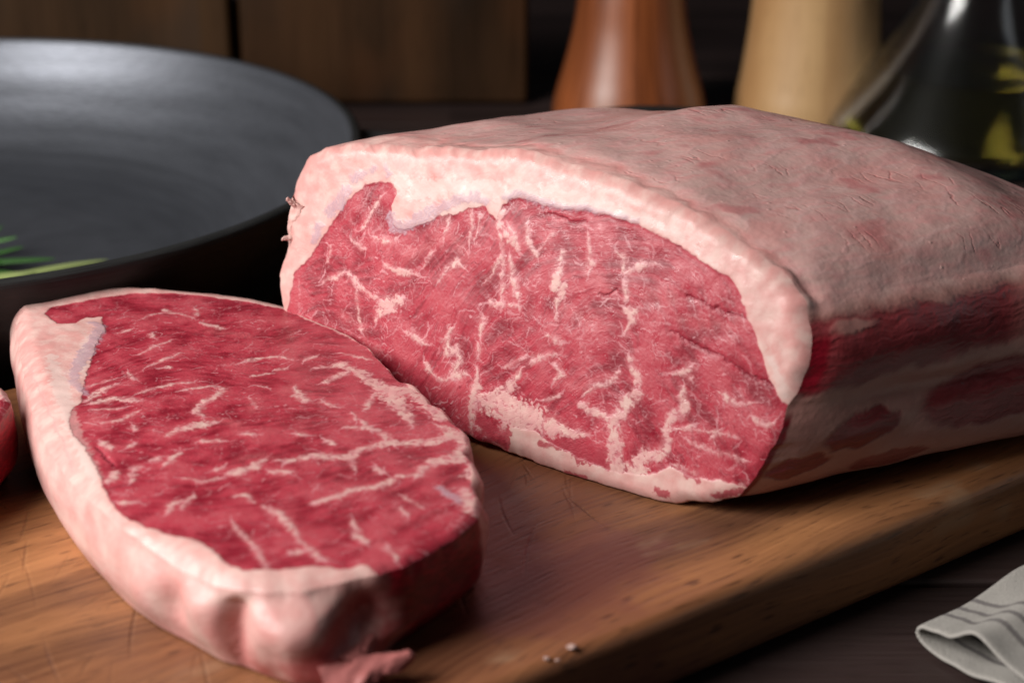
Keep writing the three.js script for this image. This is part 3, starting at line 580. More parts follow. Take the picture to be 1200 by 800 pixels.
const moved = (g, p, r) => g.applyMatrix4(new THREE.Matrix4().compose(new THREE.Vector3(...p), new THREE.Quaternion().setFromEuler(new THREE.Euler(...r)), new THREE.Vector3(1, 1, 1)));
const beefMat = (m, o = {}) => new THREE.MeshPhysicalMaterial({ map: m.map, bumpMap: m.bumpMap, roughnessMap: m.roughnessMap, roughness: 1, metalness: 0, bumpScale: 0.001, ior: 1.42, clearcoat: 0.14, clearcoatRoughness: 0.28, specularIntensity: 0.75, ...o });
const outlineLength = (P) => P.reduce((s, p, i) => s + Math.hypot(p[0] - P[(i + 1) % P.length][0], p[1] - P[(i + 1) % P.length][1]), 0);
// an outer surface: shade(arc, t, o, w) paints over a fat ground; patches in mm along the outline and along the length
function sideMaps(total, length, W, H, seed, shade) {
  return maps(W, H, (px, py, o) => {
    const a = px / W * total, t = py / H * length, fs = fbm(a * 0.11 + seed, t * 0.11, 4), fine = fbm(a * 0.6 + seed, t * 0.6 + 3, 3), w = [a + 1.6 * noise2(a * 0.22, t * 0.22 + seed) + 0.5 * noise2(a * 0.9, t * 0.9), t + 1.6 * noise2(a * 0.22 + 30, t * 0.22 + seed) + 0.5 * noise2(a * 0.9 + 11, t * 0.9)];
    o[0] = FAT[0]; o[1] = FAT[1]; o[2] = FAT[2];
    mix3(o, FAT_P, clamp(0.32 + 0.8 * fs + 0.25 * fine, 0, 0.9)); mix3(o, FAT_C, clamp(-0.1 - 0.9 * fs, 0, 0.6));
    const vein = sstep(0.88, 1, ridge(w[0] * 0.09 + 0.3 * fs, w[1] * 0.13 + seed)) * sstep(0.0, 0.4, noise2(a * 0.06, t * 0.06 + 60));
    mix3(o, [0.66, 0.25, 0.25], vein * 0.4);
    o[3] = 0.16 * fs + 0.035 * fine + 0.02 * noise2(a * 1.6, t * 1.6); o[4] = 0.42 + 0.12 * fine;
    shade(a, t, o, w, fs, fine);
  });
}
const blob = (w, ca, ct, ra, rt, soft = 0.12) => sstep(1 + soft, 1 - soft, Math.hypot((w[0] - ca) / ra, (w[1] - ct) / rt));

// --- the joint
const joint = thing('beef_joint', 'large raw beef sirloin joint with white fat cap, cut face towards the camera', 'beef joint', [0.0365, 0, -0.4602]);
{
  const outline = pairs(LOIN_OUTLINE).map(([a, b]) => [a, Math.max(b, 0)]), lean = pairs(LOIN_LEAN), total = outlineLength(outline), length = 126;
  const face = faceMaps({ x0: -138, y0: -3, x1: 40, y1: 89, ppm: 10, outline, lean, strokes: LOIN_MARBLING, seed: 3, marble: 1, fibre: (x, y) => lerp(R(40), R(-38), sstep(-95, 5, x)) + 0.5 * noise2(x * 0.03, y * 0.03) });
  const skin = sideMaps(total, length, 1600, 440, 21, (a, t, o, w, fs, fine) => {
    // papery grey-pink membrane over the top, away from the cut
    const top = sstep(40, 58, w[0]) * sstep(222, 206, w[0]), from = lerp(5, 3, sstep(100, 200, a)) + 7 * sstep(118, 60, a) + 3.2 * noise2(a * 0.06, 3) + 1.5 * noise2(a * 0.2, 9);
    const m = top * sstep(from - 1.2, from + 1.6, w[1]);
    const wr = ridge(w[0] * 0.16 + 0.3 * fs, w[1] * 0.05), wr2 = fbm(w[0] * 0.35, w[1] * 0.12 + 50, 3);
    const mc = [MEMB[0], MEMB[1], MEMB[2]];
    mix3(mc, [0.60, 0.27, 0.26], clamp(0.2 + 0.9 * wr2, 0, 0.8)); mix3(mc, [0.47, 0.255, 0.24], clamp(0.9 * fs, 0, 0.6)); mix3(mc, FAT_P, 0.6 * sstep(0.1, 0.5, fbm(w[0] * 0.05 + 3, w[1] * 0.04 + 12, 3))); mix3(mc, [0.66, 0.45, 0.44], sstep(0.75, 1, wr) * 0.18); mix3(mc, [0.42, 0.10, 0.11], 0.55 * sstep(0.25, 0.6, fbm(w[0] * 0.07 + 9, w[1] * 0.07 + 40, 3)));
    const nick = sstep(0.9, 1, ridge(w[0] * 0.05 + 0.15 * fs, w[1] * 0.21 + 31)) * sstep(0.05, 0.35, noise2(w[0] * 0.09 + 3, w[1] * 0.05)); mix3(mc, [0.50, 0.12, 0.12], nick * 0.5); const speck = sstep(0.5, 0.62, noise2(a * 0.55 + 8, t * 0.55)); mix3(mc, FAT_C, speck * 0.6);
    mix3(o, mc, m * 0.92); o[3] += m * (0.18 * speck - 0.15 * nick); o[4] -= m * 0.10 * sstep(0, 0.4, noise2(a * 0.12, t * 0.12 + 9));
    const lip = Math.exp(-((w[1] - from) ** 2) / 3.5) * top; mix3(o, [0.56, 0.17, 0.16], lip * 0.55 * clamp(0.5 + 1.2 * noise2(a * 0.15, 70)));
    o[3] += m * (0.07 * wr2 + 0.05 * sstep(0.7, 1, wr)) - lip * 0.2; o[4] -= m * 0.03;
    // the boned side: lean under thin fat, colours darkened to paint in its shade
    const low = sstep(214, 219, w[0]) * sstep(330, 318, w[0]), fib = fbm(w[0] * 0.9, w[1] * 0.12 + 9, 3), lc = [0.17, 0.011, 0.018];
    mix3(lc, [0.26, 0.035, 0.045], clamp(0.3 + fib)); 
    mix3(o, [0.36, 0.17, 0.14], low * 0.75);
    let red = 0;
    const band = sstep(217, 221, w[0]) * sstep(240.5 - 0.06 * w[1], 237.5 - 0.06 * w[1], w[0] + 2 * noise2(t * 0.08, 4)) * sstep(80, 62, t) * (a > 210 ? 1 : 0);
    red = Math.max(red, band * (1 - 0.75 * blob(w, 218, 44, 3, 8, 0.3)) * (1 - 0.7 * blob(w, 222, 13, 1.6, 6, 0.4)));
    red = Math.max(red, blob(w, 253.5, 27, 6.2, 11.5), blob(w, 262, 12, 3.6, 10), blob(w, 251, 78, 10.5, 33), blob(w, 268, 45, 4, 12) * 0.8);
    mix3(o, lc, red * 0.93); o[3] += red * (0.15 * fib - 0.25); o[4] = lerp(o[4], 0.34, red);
    // wet red muscle showing just round the edge of the cut
    const edge = sstep(2.6, 1.4, t + 1.5 * noise2(a * 0.2, 8)) * sstep(243, 247, a) * sstep(280, 274, a) + sstep(6.5, 4, t + 2 * noise2(a * 0.15, 5)) * sstep(222, 225, a) * sstep(239, 236, a);
    mix3(o, [0.20, 0.006, 0.015], clamp(edge)); o[4] = lerp(o[4], 0.3, clamp(edge));
    // ragged left edge
    const lr = sstep(446, 456, a) + sstep(16, 8, a); mix3(o, LEAN_M, clamp(lr) * 0.6 * clamp(0.6 + fs));
  });
  const st = []; for (let t = 0.5; t < 12; t += 0.9) st.push(t); for (let t = 12; t < length - 14; t += 1.5) st.push(t); for (let k = 0; k <= 14; k++) st.push(length - 14 + 14 * Math.sin(k / 14 * Math.PI / 2) * 0.9999);
  meatBlock(joint, {
    outline, lean, centre: [-39, 36], e1: new THREE.Vector3(0.83867, 0, 0.54464), e2: new THREE.Vector3(0.15924, 0.9563, -0.2452), normal: new THREE.Vector3(-0.52084, 0.29237, 0.80202),
    axis: new THREE.Vector3(Math.cos(R(25.5)), 0, -Math.sin(R(25.5))), origin: new THREE.Vector3(0, 0, 0), length, stations: st, samples: 720, smooth: 3, ragged: 0.45, round: 50, blend: 14, rings: [86, 20], rimDrop: [2.0, 5], swell: 1.5, floor: 0.0006, cap: 14,
    squash: (t) => 1 - 0.15 * sstep(72, 126, t), bulge: (a, t) => 1.0 * sstep(0, 14, t), lump: [1.5, 23],
    bumps: [[138, 40, 1.8, 12, 20], [112, 60, 2.5, 14, 22], [70, 30, 1.2, 12, 12], [170, 40, -2, 8, 30], [228, 24, 2, 9, 18], [253, 27, 1.3, 6, 11], [245, 60, -1.8, 4, 30], [213, 66, -4.6, 9, 54], [150, 70, 1.2, 20, 30]],
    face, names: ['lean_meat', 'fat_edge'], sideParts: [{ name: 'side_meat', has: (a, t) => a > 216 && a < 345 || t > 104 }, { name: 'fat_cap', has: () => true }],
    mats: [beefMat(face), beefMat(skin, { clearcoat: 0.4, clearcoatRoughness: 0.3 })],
  });
  // loose flap of fat on the left edge of the cut
  const g = mergeGeometries([moved(shred(0.0150, 0.0036, 0.0024, 0.10, 3), [0.0030, 0.0078, 0], [0.2, 0, -1.7]), moved(shred(0.0048, 0.0014, 0.0010, -0.2, 8), [0.0022, 0.0062, 0.0005], [0, 0.2, 2.75]), moved(shred(0.0042, 0.0013, 0.0010, 0.2, 13), [0.0018, -0.0035, 0.001], [0, 0.1, 3.0])]);
  const fatMat = new THREE.MeshPhysicalMaterial({ color: new THREE.Color(0.64, 0.40, 0.36), roughness: 0.42, ior: 1.42 });
  const flap = part('fat_flap', g, fatMat, joint);
  flap.position.copy(new THREE.Vector3(0.83867, 0, 0.54464).multiplyScalar(-0.1325)).addScaledVector(new THREE.Vector3(0.15924, 0.9563, -0.2452), 0.0505); flap.rotation.set(0, 0.4, -0.12);
}

// --- the steak cut from it, and a second one reaching in from the left
const steak = thing('beef_steak', 'thick raw sirloin steak with white fat edge lying whole in the foreground', 'steak', [-0.06907, 0, -0.45655]);
{
  const outline = pairs(STEAK_OUTLINE), lean = pairs(STEAK_LEAN), total = outlineLength(outline), length = 23.6;
  const face = faceMaps({ x0: -88, y0: -85, x1: 66, y1: 110, ppm: 8, outline, lean, strokes: STEAK_MARBLING, seed: 14, marble: 0.75, fibre: (x, y) => R(25) + 0.9 * noise2(x * 0.02, y * 0.02) });
  const skin = sideMaps(total, length, 2048, 128, 33, (a, t, o, w, fs, fine) => {
    const jag = 2.5 * noise2(t * 0.16, a * 0.02 + 4) + 1.2 * noise2(t * 0.5, 8), red = sstep(251, 256, w[0] + jag) * sstep(293, 286, w[0] + jag + 0.25 * t), fib = fbm(w[0] * 0.25, w[1] * 1.2, 3);
    const back = sstep(20, 60, a) * sstep(252, 248, a);                       // thin, ragged side with meat showing
    mix3(o, [0.42, 0.09, 0.10], back * sstep(-0.2, 0.35, fbm(w[0] * 0.12, w[1] * 0.2, 3)) * 0.85);
    const rc = [0.46, 0.010, 0.030]; mix3(rc, [0.16, 0.008, 0.014], clamp(0.3 + fib + 0.6 * sstep(3, 9, t)));  // brighter red at the top edge: light through the meat, painted in
    mix3(o, rc, red); o[4] = lerp(o[4], 0.32, red);
    // bloodier lower part below the bulging lump at the front
    const low = blob(w, 297, 15, 12, 11, 0.35) + blob(w, 306, 21, 14, 7, 0.4); mix3(o, [0.34, 0.035, 0.035], clamp(low) * 0.85 * clamp(0.9 + 0.8 * fs));
    mix3(o, [0.58, 0.20, 0.19], 0.5 * blob(w, 325, 14, 4, 9, 0.5)); mix3(o, [0.62, 0.24, 0.22], 0.35 * blob(w, 341, 10, 5, 9, 0.6));
    const seam = Math.exp(-((w[0] - 322) ** 2) / 3) * sstep(2, 6, t); mix3(o, [0.5, 0.15, 0.14], seam * 0.5); o[3] -= seam * 0.5;
  });
  const st = []; for (let t = 0.4; t < length; t += 0.6) st.push(t); st.push(length);
  meatBlock(steak, {
    outline, lean, centre: [4, 0], e1: new THREE.Vector3(1, 0, 0), e2: new THREE.Vector3(0, 0, -1), normal: new THREE.Vector3(0, 1, 0), axis: new THREE.Vector3(0, -1, 0), origin: new THREE.Vector3(0, 0.024, 0), length, stations: st, samples: 760, smooth: 3, ragged: 0.3, round: 12, blend: 7,
    rings: [90, 20], rimDrop: [3.4, 9], swell: 0.8, floor: 0.0005, cap: 0, squash: () => 1, lump: [0.8, 14],
    bulge: (a, t) => { const f = a < 20 ? 1 : lerp(0.35, 1, sstep(284, 300, a)); return f * 2.2 * Math.sin(Math.PI * clamp(t / 23.6)) - 2.2 * sstep(16, 23.6, t) * lerp(0.5, 2.2, sstep(246, 254, a) * sstep(298, 284, a)); },
    bumps: [[309, 10, 6.5, 9, 8], [322, 10, -4.2, 3.4, 10], [295, 11, -4, 6, 7], [332, 8, 1.8, 6, 8], [341, 12, -2.4, 4.5, 7], [302, 22, 9, 12, 6], [352, 12, 1.6, 7, 8], [226, 6, 1.5, 3, 8], [221, 6, -2, 2, 9], [244, 8, 1.6, 4, 7], [239, 8, -1.6, 2, 8]],
    face, names: ['lean_meat', 'fat_edge'], sideParts: [{ name: 'lean_side', has: (a) => a > 254 && a < 289 }, { name: 'fat_rim', has: () => true }],
    mats: [beefMat(face), beefMat(skin, { clearcoat: 0.2, clearcoatRoughness: 0.36 })],
  });
  // torn scrap of fat at the foot of the front corner
  const g = mergeGeometries([moved(shred(0.022, 0.0062, 0.0030, 0.05, 21), [-0.011, 0, 0], [0.25, 0.15, 0.06]), moved(shred(0.013, 0.0035, 0.0020, 0.15, 27), [-0.006, 0.0022, -0.004], [-0.2, 0.7, 0.15]), moved(shred(0.010, 0.0028, 0.0016, -0.1, 31), [-0.002, -0.001, 0.004], [0.3, -0.5, 0])]);
  const scrap = part('fat_scrap', g, new THREE.MeshPhysicalMaterial({ color: new THREE.Color(0.38, 0.125, 0.115), roughness: 0.4, ior: 1.42 }), steak);
  scrap.position.set(0.0375, 0.0036, 0.0880); scrap.rotation.y = 0.25;
}
{
  const c = steak.clone(); c.name = numbered('beef_steak'); scene.add(c);
  c.position.set(-0.2120, 0, -0.4870); c.rotation.y = 0.5;
  c.remove(...c.children.filter((k) => k.name === 'fat_scrap'));
  tag(c, 'second raw steak at the left edge of the photo, only its red tip showing', 'steak');
}

// ---------------------------------------------------------------- cast iron skillet
const PAN = new THREE.Vector3(-0.2200, TABLE_Y + 0.002, -0.6835);
const pan = thing('cast_iron_skillet', 'black cast iron skillet with long handle standing behind the meat', 'skillet', [PAN.x, PAN.y, PAN.z]);
{
  const im = maps(1024, 512, (px, py, o) => { const x = px / 1024 * 90, y = py / 512 * 45, n = fbm(x * 2, y * 2, 3), s = fbm(x * 0.25, y * 0.6, 3); const k = 1.02 + 0.16 * s; o[0] = 0.120 * k; o[1] = 0.127 * k; o[2] = 0.146 * k; o[3] = 0.05 * n; o[4] = 0.43 + 0.03 * n + 0.02 * s; }, THREE.RepeatWrapping);
  const iron = stdMat(im, { metalness: 0.75 });
  const rim = 0.1500, top = 0.0515, wall = [[0, 0.0042], [0.06, 0.0042], [0.088, 0.0042], [0.098, 0.0050], [0.107, 0.0075], [0.1155, 0.0120], [0.1265, 0.0215], [0.1380, 0.0355], [0.1452, 0.0485], [0.1460, 0.0506], [0.1472, 0.0515], [0.1490, 0.0515], [0.1502, 0.0507], [0.1504, 0.0490], [0.1494, 0.0455], [0.1450, 0.0340], [0.137, 0.0185], [0.129, 0.0055], [0.1245, 0.0012], [0.120, 0.0002], [0.05, 0.0002], [0, 0.0002]];
  const curve = []; for (let i = 0; i < wall.length - 1; i++) for (let k = 0; k < 3; k++) curve.push(new THREE.Vector2(lerp(wall[i][0], wall[i + 1][0], k / 3) * 1.088, lerp(wall[i][1], wall[i + 1][1], k / 3))); curve.push(new THREE.Vector2(wall[wall.length - 1][0], wall[wall.length - 1][1]));
  const cutAt = 3 * wall.findIndex(([x]) => x === 0.1472), crust = stdMat(maps(512, 256, (px, py, o) => { const n = fbm(px / 9, py / 9, 3); o[0] = o[1] = o[2] = 0.014 + 0.006 * n; o[3] = 0.12 * n; o[4] = 0.62 + 0.1 * n; }, THREE.RepeatWrapping), { specularIntensity: 0.7 });
  part('pan_inside', new THREE.LatheGeometry(curve.slice(0, cutAt + 1), 160), iron, pan);
  part('pan_outside', new THREE.LatheGeometry(curve.slice(cutAt), 160), crust, pan); pan.rotation.set(-0.016, 0, -0.011);
  // handle: flat bar, flared at the pan, with a rounded end
  const sh = new THREE.Shape(), W0 = 0.022, W1 = 0.0105, L0 = 0.1595, L1 = 0.296;
  sh.moveTo(L0, -W0 * 1.5); sh.bezierCurveTo(L0 + 0.02, -W0 * 0.7, L0 + 0.03, -W1, L0 + 0.055, -W1); sh.lineTo(L1 - 0.03, -W1 * 1.25); sh.quadraticCurveTo(L1, -W1 * 1.3, L1, 0); sh.quadraticCurveTo(L1, W1 * 1.3, L1 - 0.03, W1 * 1.25); sh.lineTo(L0 + 0.055, W1); sh.bezierCurveTo(L0 + 0.03, W1, L0 + 0.02, W0 * 0.7, L0, W0 * 1.5); sh.lineTo(L0, -W0 * 1.5);
  const hole = new THREE.Path(); hole.absellipse(L1 - 0.022, 0, 0.011, 0.0055, 0, Math.PI * 2, true); sh.holes.push(hole);
  const hg = new THREE.ExtrudeGeometry(sh, { depth: 0.006, bevelEnabled: true, bevelSize: 0.0022, bevelThickness: 0.0022, bevelSegments: 4, curveSegments: 18 });
  hg.rotateX(-Math.PI / 2);
  { const p = hg.attributes.position; for (let i = 0; i < p.count; i++) { const x = p.getX(i); p.setY(i, p.getY(i) + 0.0375 + 0.0145 * sstep(0.15, 0.25, x)); } hg.computeVertexNormals(); }
  const h = part('pan_handle', hg, crust, pan); h.rotation.y = 0.05;
}
// rosemary sprig lying in the pan
const sprig = thing('rosemary_sprig', 'green rosemary sprig with needle leaves lying in the skillet', 'rosemary', [-0.2119, -0.0135, -0.6721], 0);
{
  const r = rng(9), stemCurve = new THREE.CatmullRomCurve3([new THREE.Vector3(-0.075, 0.000, 0.008), new THREE.Vector3(-0.04, 0.001, 0.002), new THREE.Vector3(-0.012, 0.001, 0.0), new THREE.Vector3(0.006, 0.001, 0.0)]);
  const leafMats = [[0.060, 0.16, 0.035], [0.035, 0.10, 0.022], [0.30, 0.36, 0.13]].map((c) => new THREE.MeshPhysicalMaterial({ color: new THREE.Color(...c), roughness: 0.4, side: THREE.DoubleSide }));
  part('stem', new THREE.TubeGeometry(stemCurve, 40, 0.0014, 8), new THREE.MeshPhysicalMaterial({ color: new THREE.Color(0.20, 0.17, 0.07), roughness: 0.6 }), sprig);
  const leafGeo = [0, 1, 2].map((k) => {                                // needle with a furrow along the top and a pointed tip, 1 m long, bent a little
    const g = new THREE.CylinderGeometry(0.5, 0.5, 1, 12, 16); g.translate(0, 0.5, 0); const p = g.attributes.position;
    for (let i = 0; i < p.count; i++) { const y = p.getY(i), w = Math.pow(Math.sin(Math.PI * clamp(0.05 + y * 0.945)), 0.5), x = p.getX(i), z = p.getZ(i); p.setXYZ(i, x * w, y, z * w * 0.5 - (z > 0 ? 0.16 * (1 - Math.abs(x) * 2) * w : 0) + (k - 1) * 0.9 * y * y); }
    g.computeVertexNormals(); return g; });
  const leaf = (root, tip, wide, k, m) => { const l = part(numbered('leaf'), leafGeo[k % 3], leafMats[m], sprig), d = tip.clone().sub(root), len = d.length(); l.position.copy(root); const y = d.normalize(), x = new THREE.Vector3().crossVectors(y, new THREE.Vector3(0, 1, 0)).normalize(), z = new THREE.Vector3().crossVectors(x, y); l.quaternion.setFromRotationMatrix(new THREE.Matrix4().makeBasis(x, y, z)); l.scale.set(wide, len, wide); };
  const V3 = (x, y, z) => new THREE.Vector3(x, y, z);
  leaf(V3(0, 0.001, 0), V3(0.0418, 0.0025, -0.0027), 0.0042, 1, 1);
  leaf(V3(0.013, 0.001, 0.026), V3(0.0592, 0.0030, -0.0109), 0.0046, 0, 2);
  leaf(V3(-0.011, 0.001, -0.0165), V3(0.0256, 0.0030, -0.0146), 0.0042, 2, 0);
  leaf(V3(0.003, 0.001, 0.022), V3(0.0370, 0.0020, 0.0097), 0.0054, 1, 2);
  leaf(V3(-0.006, 0.0, 0.008), V3(0.030, 0.002, 0.002), 0.0040, 0, 0);
  for (let i = 0; i < 26; i++) { const at = stemCurve.getPoint(i / 27), a = i * 2.4, sp = 0.45 + 0.35 * r(), L = 0.026 + 0.012 * r(); leaf(at, at.clone().add(V3(Math.cos(sp) * L, Math.sin(sp) * L * (0.12 + 0.25 * r()), Math.sin(sp) * Math.sin(a) * L)), 0.0036, i, i % 5 === 4 ? 2 : i % 2); }
}

// ---------------------------------------------------------------- two wooden mills
function latheOf(profile, steps = 64, sub = 6) {
  const c = new THREE.SplineCurve(profile.map(([x, y]) => new THREE.Vector2(x, y))), n = profile.length * sub, pts = [];
  for (let i = 0; i <= n; i++) { const p = c.getPoint(i / n); pts.push(new THREE.Vector2(Math.max(p.x, 0), p.y)); }
  return new THREE.LatheGeometry(pts, steps);
}
const upright = (W, H, seed, dark, light, opt) => { const m = woodMaps(W, H, 0.22, 0.2, seed, dark, light, opt); for (const k of ['map', 'bumpMap', 'roughnessMap']) { m[k].center.set(0, 0); m[k].rotation = Math.PI / 2; } return m; };
const mill = thing('pepper_mill', 'glossy reddish brown wooden pepper mill with flared base behind the joint', 'pepper mill', [0.0553, TABLE_Y, -0.885]);
{
  const wood = stdMat(upright(512, 512, 61, [0.055, 0.012, 0.004], [0.33, 0.088, 0.022], { rough: 0.34, rings: 34, streak: 1.8 }), { clearcoat: 0.9, clearcoatRoughness: 0.34 });
  part('mill_base', latheOf([[0, 0], [0.034, 0], [0.0355, 0.001], [0.0362, 0.006], [0.0355, 0.012], [0.0338, 0.019], [0.0312, 0.028], [0.0284, 0.039], [0.0262, 0.050], [0.0247, 0.062], [0.0236, 0.072], [0.0228, 0.084], [0.0230, 0.094], [0.0246, 0.102], [0.0250, 0.106], [0.0232, 0.109], [0, 0.109]], 72), wood, mill);
  part('mill_head', latheOf([[0, 0.1095], [0.0225, 0.1095], [0.0262, 0.113], [0.0285, 0.121], [0.0285, 0.131], [0.0255, 0.142], [0.019, 0.150], [0.009, 0.154], [0, 0.1545]], 72), wood, mill);
  part('mill_knob', latheOf([[0, 0.154], [0.005, 0.154], [0.0075, 0.158], [0.0075, 0.163], [0.005, 0.167], [0, 0.168]], 32), new THREE.MeshPhysicalMaterial({ color: new THREE.Color(0.6, 0.6, 0.62), metalness: 1, roughness: 0.3 }), mill);
}
const saltMill = thing('salt_mill', 'pale maple wood salt mill between the brown mill and the glass bottle', 'salt mill', [0.1415, TABLE_Y, -0.890]);
{
  const wood = stdMat(upright(512, 512, 83, [0.40, 0.21, 0.085], [0.66, 0.42, 0.20], { rough: 0.42, rings: 55, streak: 0.5 }), { clearcoat: 0.3, clearcoatRoughness: 0.35 });
  part('mill_base', latheOf([[0, 0], [0.0345, 0], [0.0355, 0.002], [0.0352, 0.012], [0.0335, 0.022], [0.0318, 0.034], [0.0304, 0.046], [0.0295, 0.058], [0.0290, 0.070], [0.0286, 0.084], [0.0288, 0.096], [0.0270, 0.100], [0, 0.100]], 72), wood, saltMill);
  part('mill_head', latheOf([[0, 0.1005], [0.026, 0.1005], [0.0300, 0.104], [0.0310, 0.113], [0.0300, 0.124], [0.0255, 0.135], [0.016, 0.142], [0, 0.144]], 72), wood, saltMill);
}

// ---------------------------------------------------------------- glass oil bottle
const bottle = thing('oil_bottle', 'clear conical glass bottle with a little yellow oil at the right edge', 'bottle', [0.2070, TABLE_Y, -0.855]);
{
  const outer = [[0, 0], [0.056, 0], [0.0615, 0.002], [0.0630, 0.006], [0.0612, 0.012], [0.0540, 0.0225], [0.0440, 0.036], [0.0345, 0.0495], [0.0270, 0.0620], [0.0218, 0.0745], [0.0186, 0.090], [0.0174, 0.108], [0.0172, 0.132], [0.0180, 0.142], [0.0200, 0.145]];
  const inner = [[0.0170, 0.1445], [0.0146, 0.132], [0.0148, 0.108], [0.0160, 0.090], [0.0192, 0.0745], [0.0244, 0.0620], [0.0319, 0.0495], [0.0414, 0.036], [0.0514, 0.0225], [0.0585, 0.0125], [0.0600, 0.0075], [0.056, 0.0052], [0.045, 0.0048], [0, 0.0048]];
  const glass = new THREE.MeshPhysicalMaterial({ color: 0xffffff, transmission: 1, thickness: 0.003, ior: 1.5, roughness: 0.13, attenuationColor: new THREE.Color(0.86, 0.93, 0.92), attenuationDistance: 0.03 });
  const sp = (p) => new THREE.SplineCurve(p.map(([x, y]) => new THREE.Vector2(x, y))).getPoints(p.length * 6).map((v) => new THREE.Vector2(Math.max(v.x, 0), v.y));
  part('glass_body', new THREE.LatheGeometry([...sp(outer), ...sp(inner)], 96), glass, bottle);
  const oil = [[0, 0.0052], [0.045, 0.0052], [0.0556, 0.0057], [0.0596, 0.0078], [0.0581, 0.0126], [0.0510, 0.0226], [0.0415, 0.0352], [0.0408, 0.0360], [0, 0.0360]];
  part('oil', new THREE.LatheGeometry(oil.map(([x, y]) => new THREE.Vector2(x, y)), 96), new THREE.MeshPhysicalMaterial({ color: 0xffffff, transmission: 1, thickness: 0.02, ior: 1.46, roughness: 0.02, attenuationColor: new THREE.Color(0.78, 0.72, 0.34), attenuationDistance: 0.065 }), bottle);
}

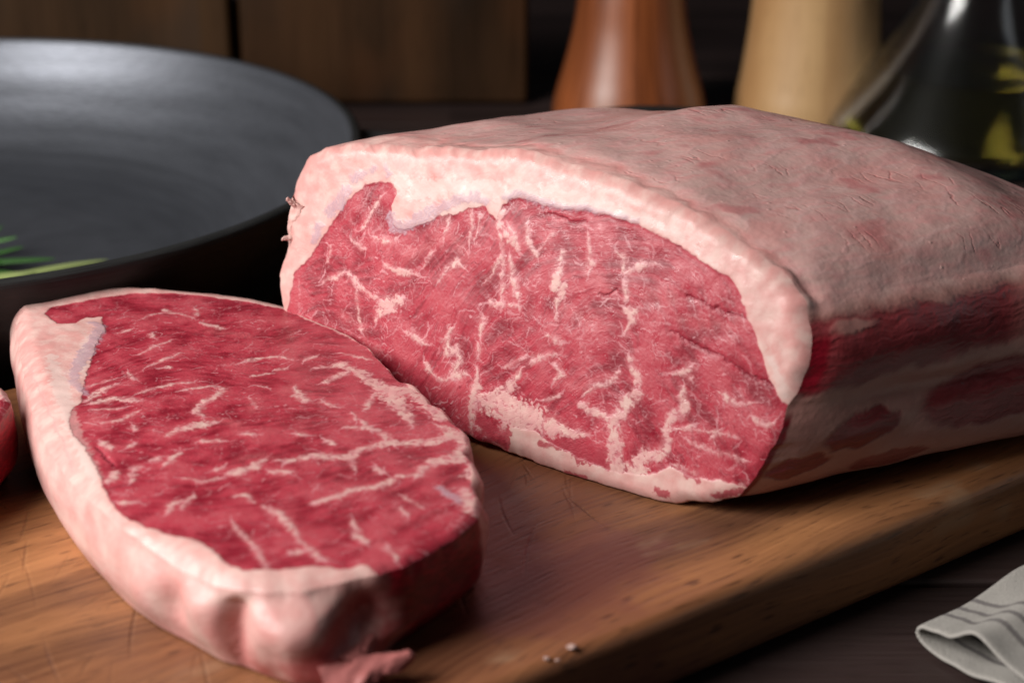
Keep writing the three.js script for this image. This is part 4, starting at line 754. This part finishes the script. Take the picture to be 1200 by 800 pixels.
// ---------------------------------------------------------------- folded linen napkin
const napkin = thing('linen_napkin', 'folded pale grey linen napkin with dark stripes at the lower right corner', 'napkin', [0.1102, 0, -0.4111]);
{
  const c = new THREE.Vector3(0.596, 0, 0.803), d = BDIR;
  const lower = [[60, -19.6], [34, -19.4], [20, -18.6], [13.4, -18.3], [5.5, -19.9], [0, -20.0], [-5.4, -20.4], [-9.8, -19.6], [-12.3, -18.1], [-13.1, -16.4]], upper = [[-11.8, -14.9], [-7.6, -14.0], [-3.5, -13.2], [-0.8, -11.8], [2.5, -9.3], [5.4, -8.3], [9.7, -9.9], [14, -12.0], [20.6, -13.6], [34, -14.4], [60, -14.8]];
  const curve = new THREE.SplineCurve([...lower, ...upper].map(([x, y]) => new THREE.Vector2(x, y))), NU = 130, NV = 90, LENV = 150, TH = 1.15;
  const pos = [], uv = [], idx = [], arcs = curve.getSpacedPoints(NU), pt = new THREE.Vector3();
  const layer = (off) => { for (let j = 0; j <= NV; j++) for (let i = 0; i <= NU; i++) {
    const v = Math.pow(j / NV, 1.25) * LENV, a = arcs[i], b = arcs[Math.min(i + 1, NU)], z = arcs[Math.max(i - 1, 0)], tx = b.x - z.x, ty = b.y - z.y, l = Math.hypot(tx, ty) || 1;
    const up = i / NU > 0.5 ? 1 : 0.05, e = off * (1 - Math.exp(-v / 0.6) * 0.55), puff = 1 + 0.35 * Math.exp(-v / 2.2);                       // rolled hem at the mouth
    let x = a.x + ty / l * e * puff, y = a.y - tx / l * e * puff;
    y += up * (3.6 * sstep(0, 40, v) + 1.4 * noise2(x * 0.07 + 3, v * 0.035) * sstep(0, 20, v) + 0.6 * noise2(x * 0.2, v * 0.09)); x += 1.6 * noise2(v * 0.04, 3 + i * 0.004) * sstep(0, 15, v);
    const vv = v + 1.2 * noise2(x * 0.06, 9) + 0.03 * x;
    pt.set(0, y / 1000, 0).addScaledVector(c, x / 1000).addScaledVector(d, vv / 1000); pos.push(pt.x, Math.max(pt.y, TABLE_Y + 0.0006), pt.z); uv.push(i / NU, v / LENV);
  } };
  layer(TH / 2); layer(-TH / 2);
  const W1 = NU + 1, M = W1 * (NV + 1);
  for (let j = 0; j < NV; j++) for (let i = 0; i < NU; i++) { const a = j * W1 + i; idx.push(a, a + 1, a + W1, a + 1, a + W1 + 1, a + W1); const b = a + M; idx.push(b, b + W1, b + 1, b + 1, b + W1, b + W1 + 1); }
  for (let i = 0; i < NU; i++) idx.push(i, i + M, i + 1, i + 1, i + M, i + 1 + M);
  const g = new THREE.BufferGeometry(); g.setAttribute('position', new THREE.BufferAttribute(new Float32Array(pos), 3)); g.setAttribute('uv', new THREE.BufferAttribute(new Float32Array(uv), 2)); g.setIndex(idx); g.computeVertexNormals();
  const cloth = maps(1024, 1024, (px, py, o) => {
    const u = px / 1024 * 190, v = py / 1024 * 150, wv = Math.sin(u * 8.5) * Math.sin(v * 8.5), th = fbm(u * 0.8, v * 4, 2) + fbm(u * 4, v * 0.8 + 9, 2);
    const k = 0.34 + 0.05 * th + 0.05 * wv; o[0] = k * 1.03; o[1] = k * 0.96; o[2] = k * 0.87;
    let s = 0; for (const q of [8.5, 13.5, 18.5, 46, 51, 56, 90, 95]) s = Math.max(s, sstep(1.0, 0.55, Math.abs(v - q + 0.25 * th)));
    mix3(o, [0.10, 0.085, 0.085], s * 0.8); o[3] = 0.12 * wv + 0.1 * th; o[4] = 0.92;
  });
  part('cloth', g, stdMat(cloth, { side: THREE.DoubleSide, sheen: 0.3, sheenColor: new THREE.Color(0.5, 0.5, 0.5), sheenRoughness: 0.8 }), napkin);
}

// ---------------------------------------------------------------- crumbs of fat on the board
{
  const mat = new THREE.MeshPhysicalMaterial({ color: new THREE.Color(0.42, 0.27, 0.23), roughness: 0.45 });
  const spots = [[0.0139, -0.387, 1.25, 'white crumb of fat on the board near its front edge'], [0.0080, -0.3825, 0.75, 'smaller pale crumb just left of the white crumb of fat on the board'], [0.0105, -0.3818, 0.6, 'tiny pale crumb nearest the front edge of the board']];
  for (const [x, z, s, label] of spots) {
    const g = new THREE.IcosahedronGeometry(1, 3), p = g.attributes.position;
    for (let i = 0; i < p.count; i++) { const n = 1 + 0.7 * noise3(p.getX(i) * 1.5 + x * 900, p.getY(i) * 1.5, p.getZ(i) * 1.5 + 4); p.setXYZ(i, p.getX(i) * n * 0.0010 * s, Math.max(p.getY(i), -0.6) * n * 0.0005 * s, p.getZ(i) * n * 0.0008 * s); }
    g.computeVertexNormals();
    const m = part(numbered('meat_crumb'), g, mat, scene); m.position.set(x, 0.0004 * s, z); tag(m, label, 'crumb');
  }
}
renderer.render(scene, camera);
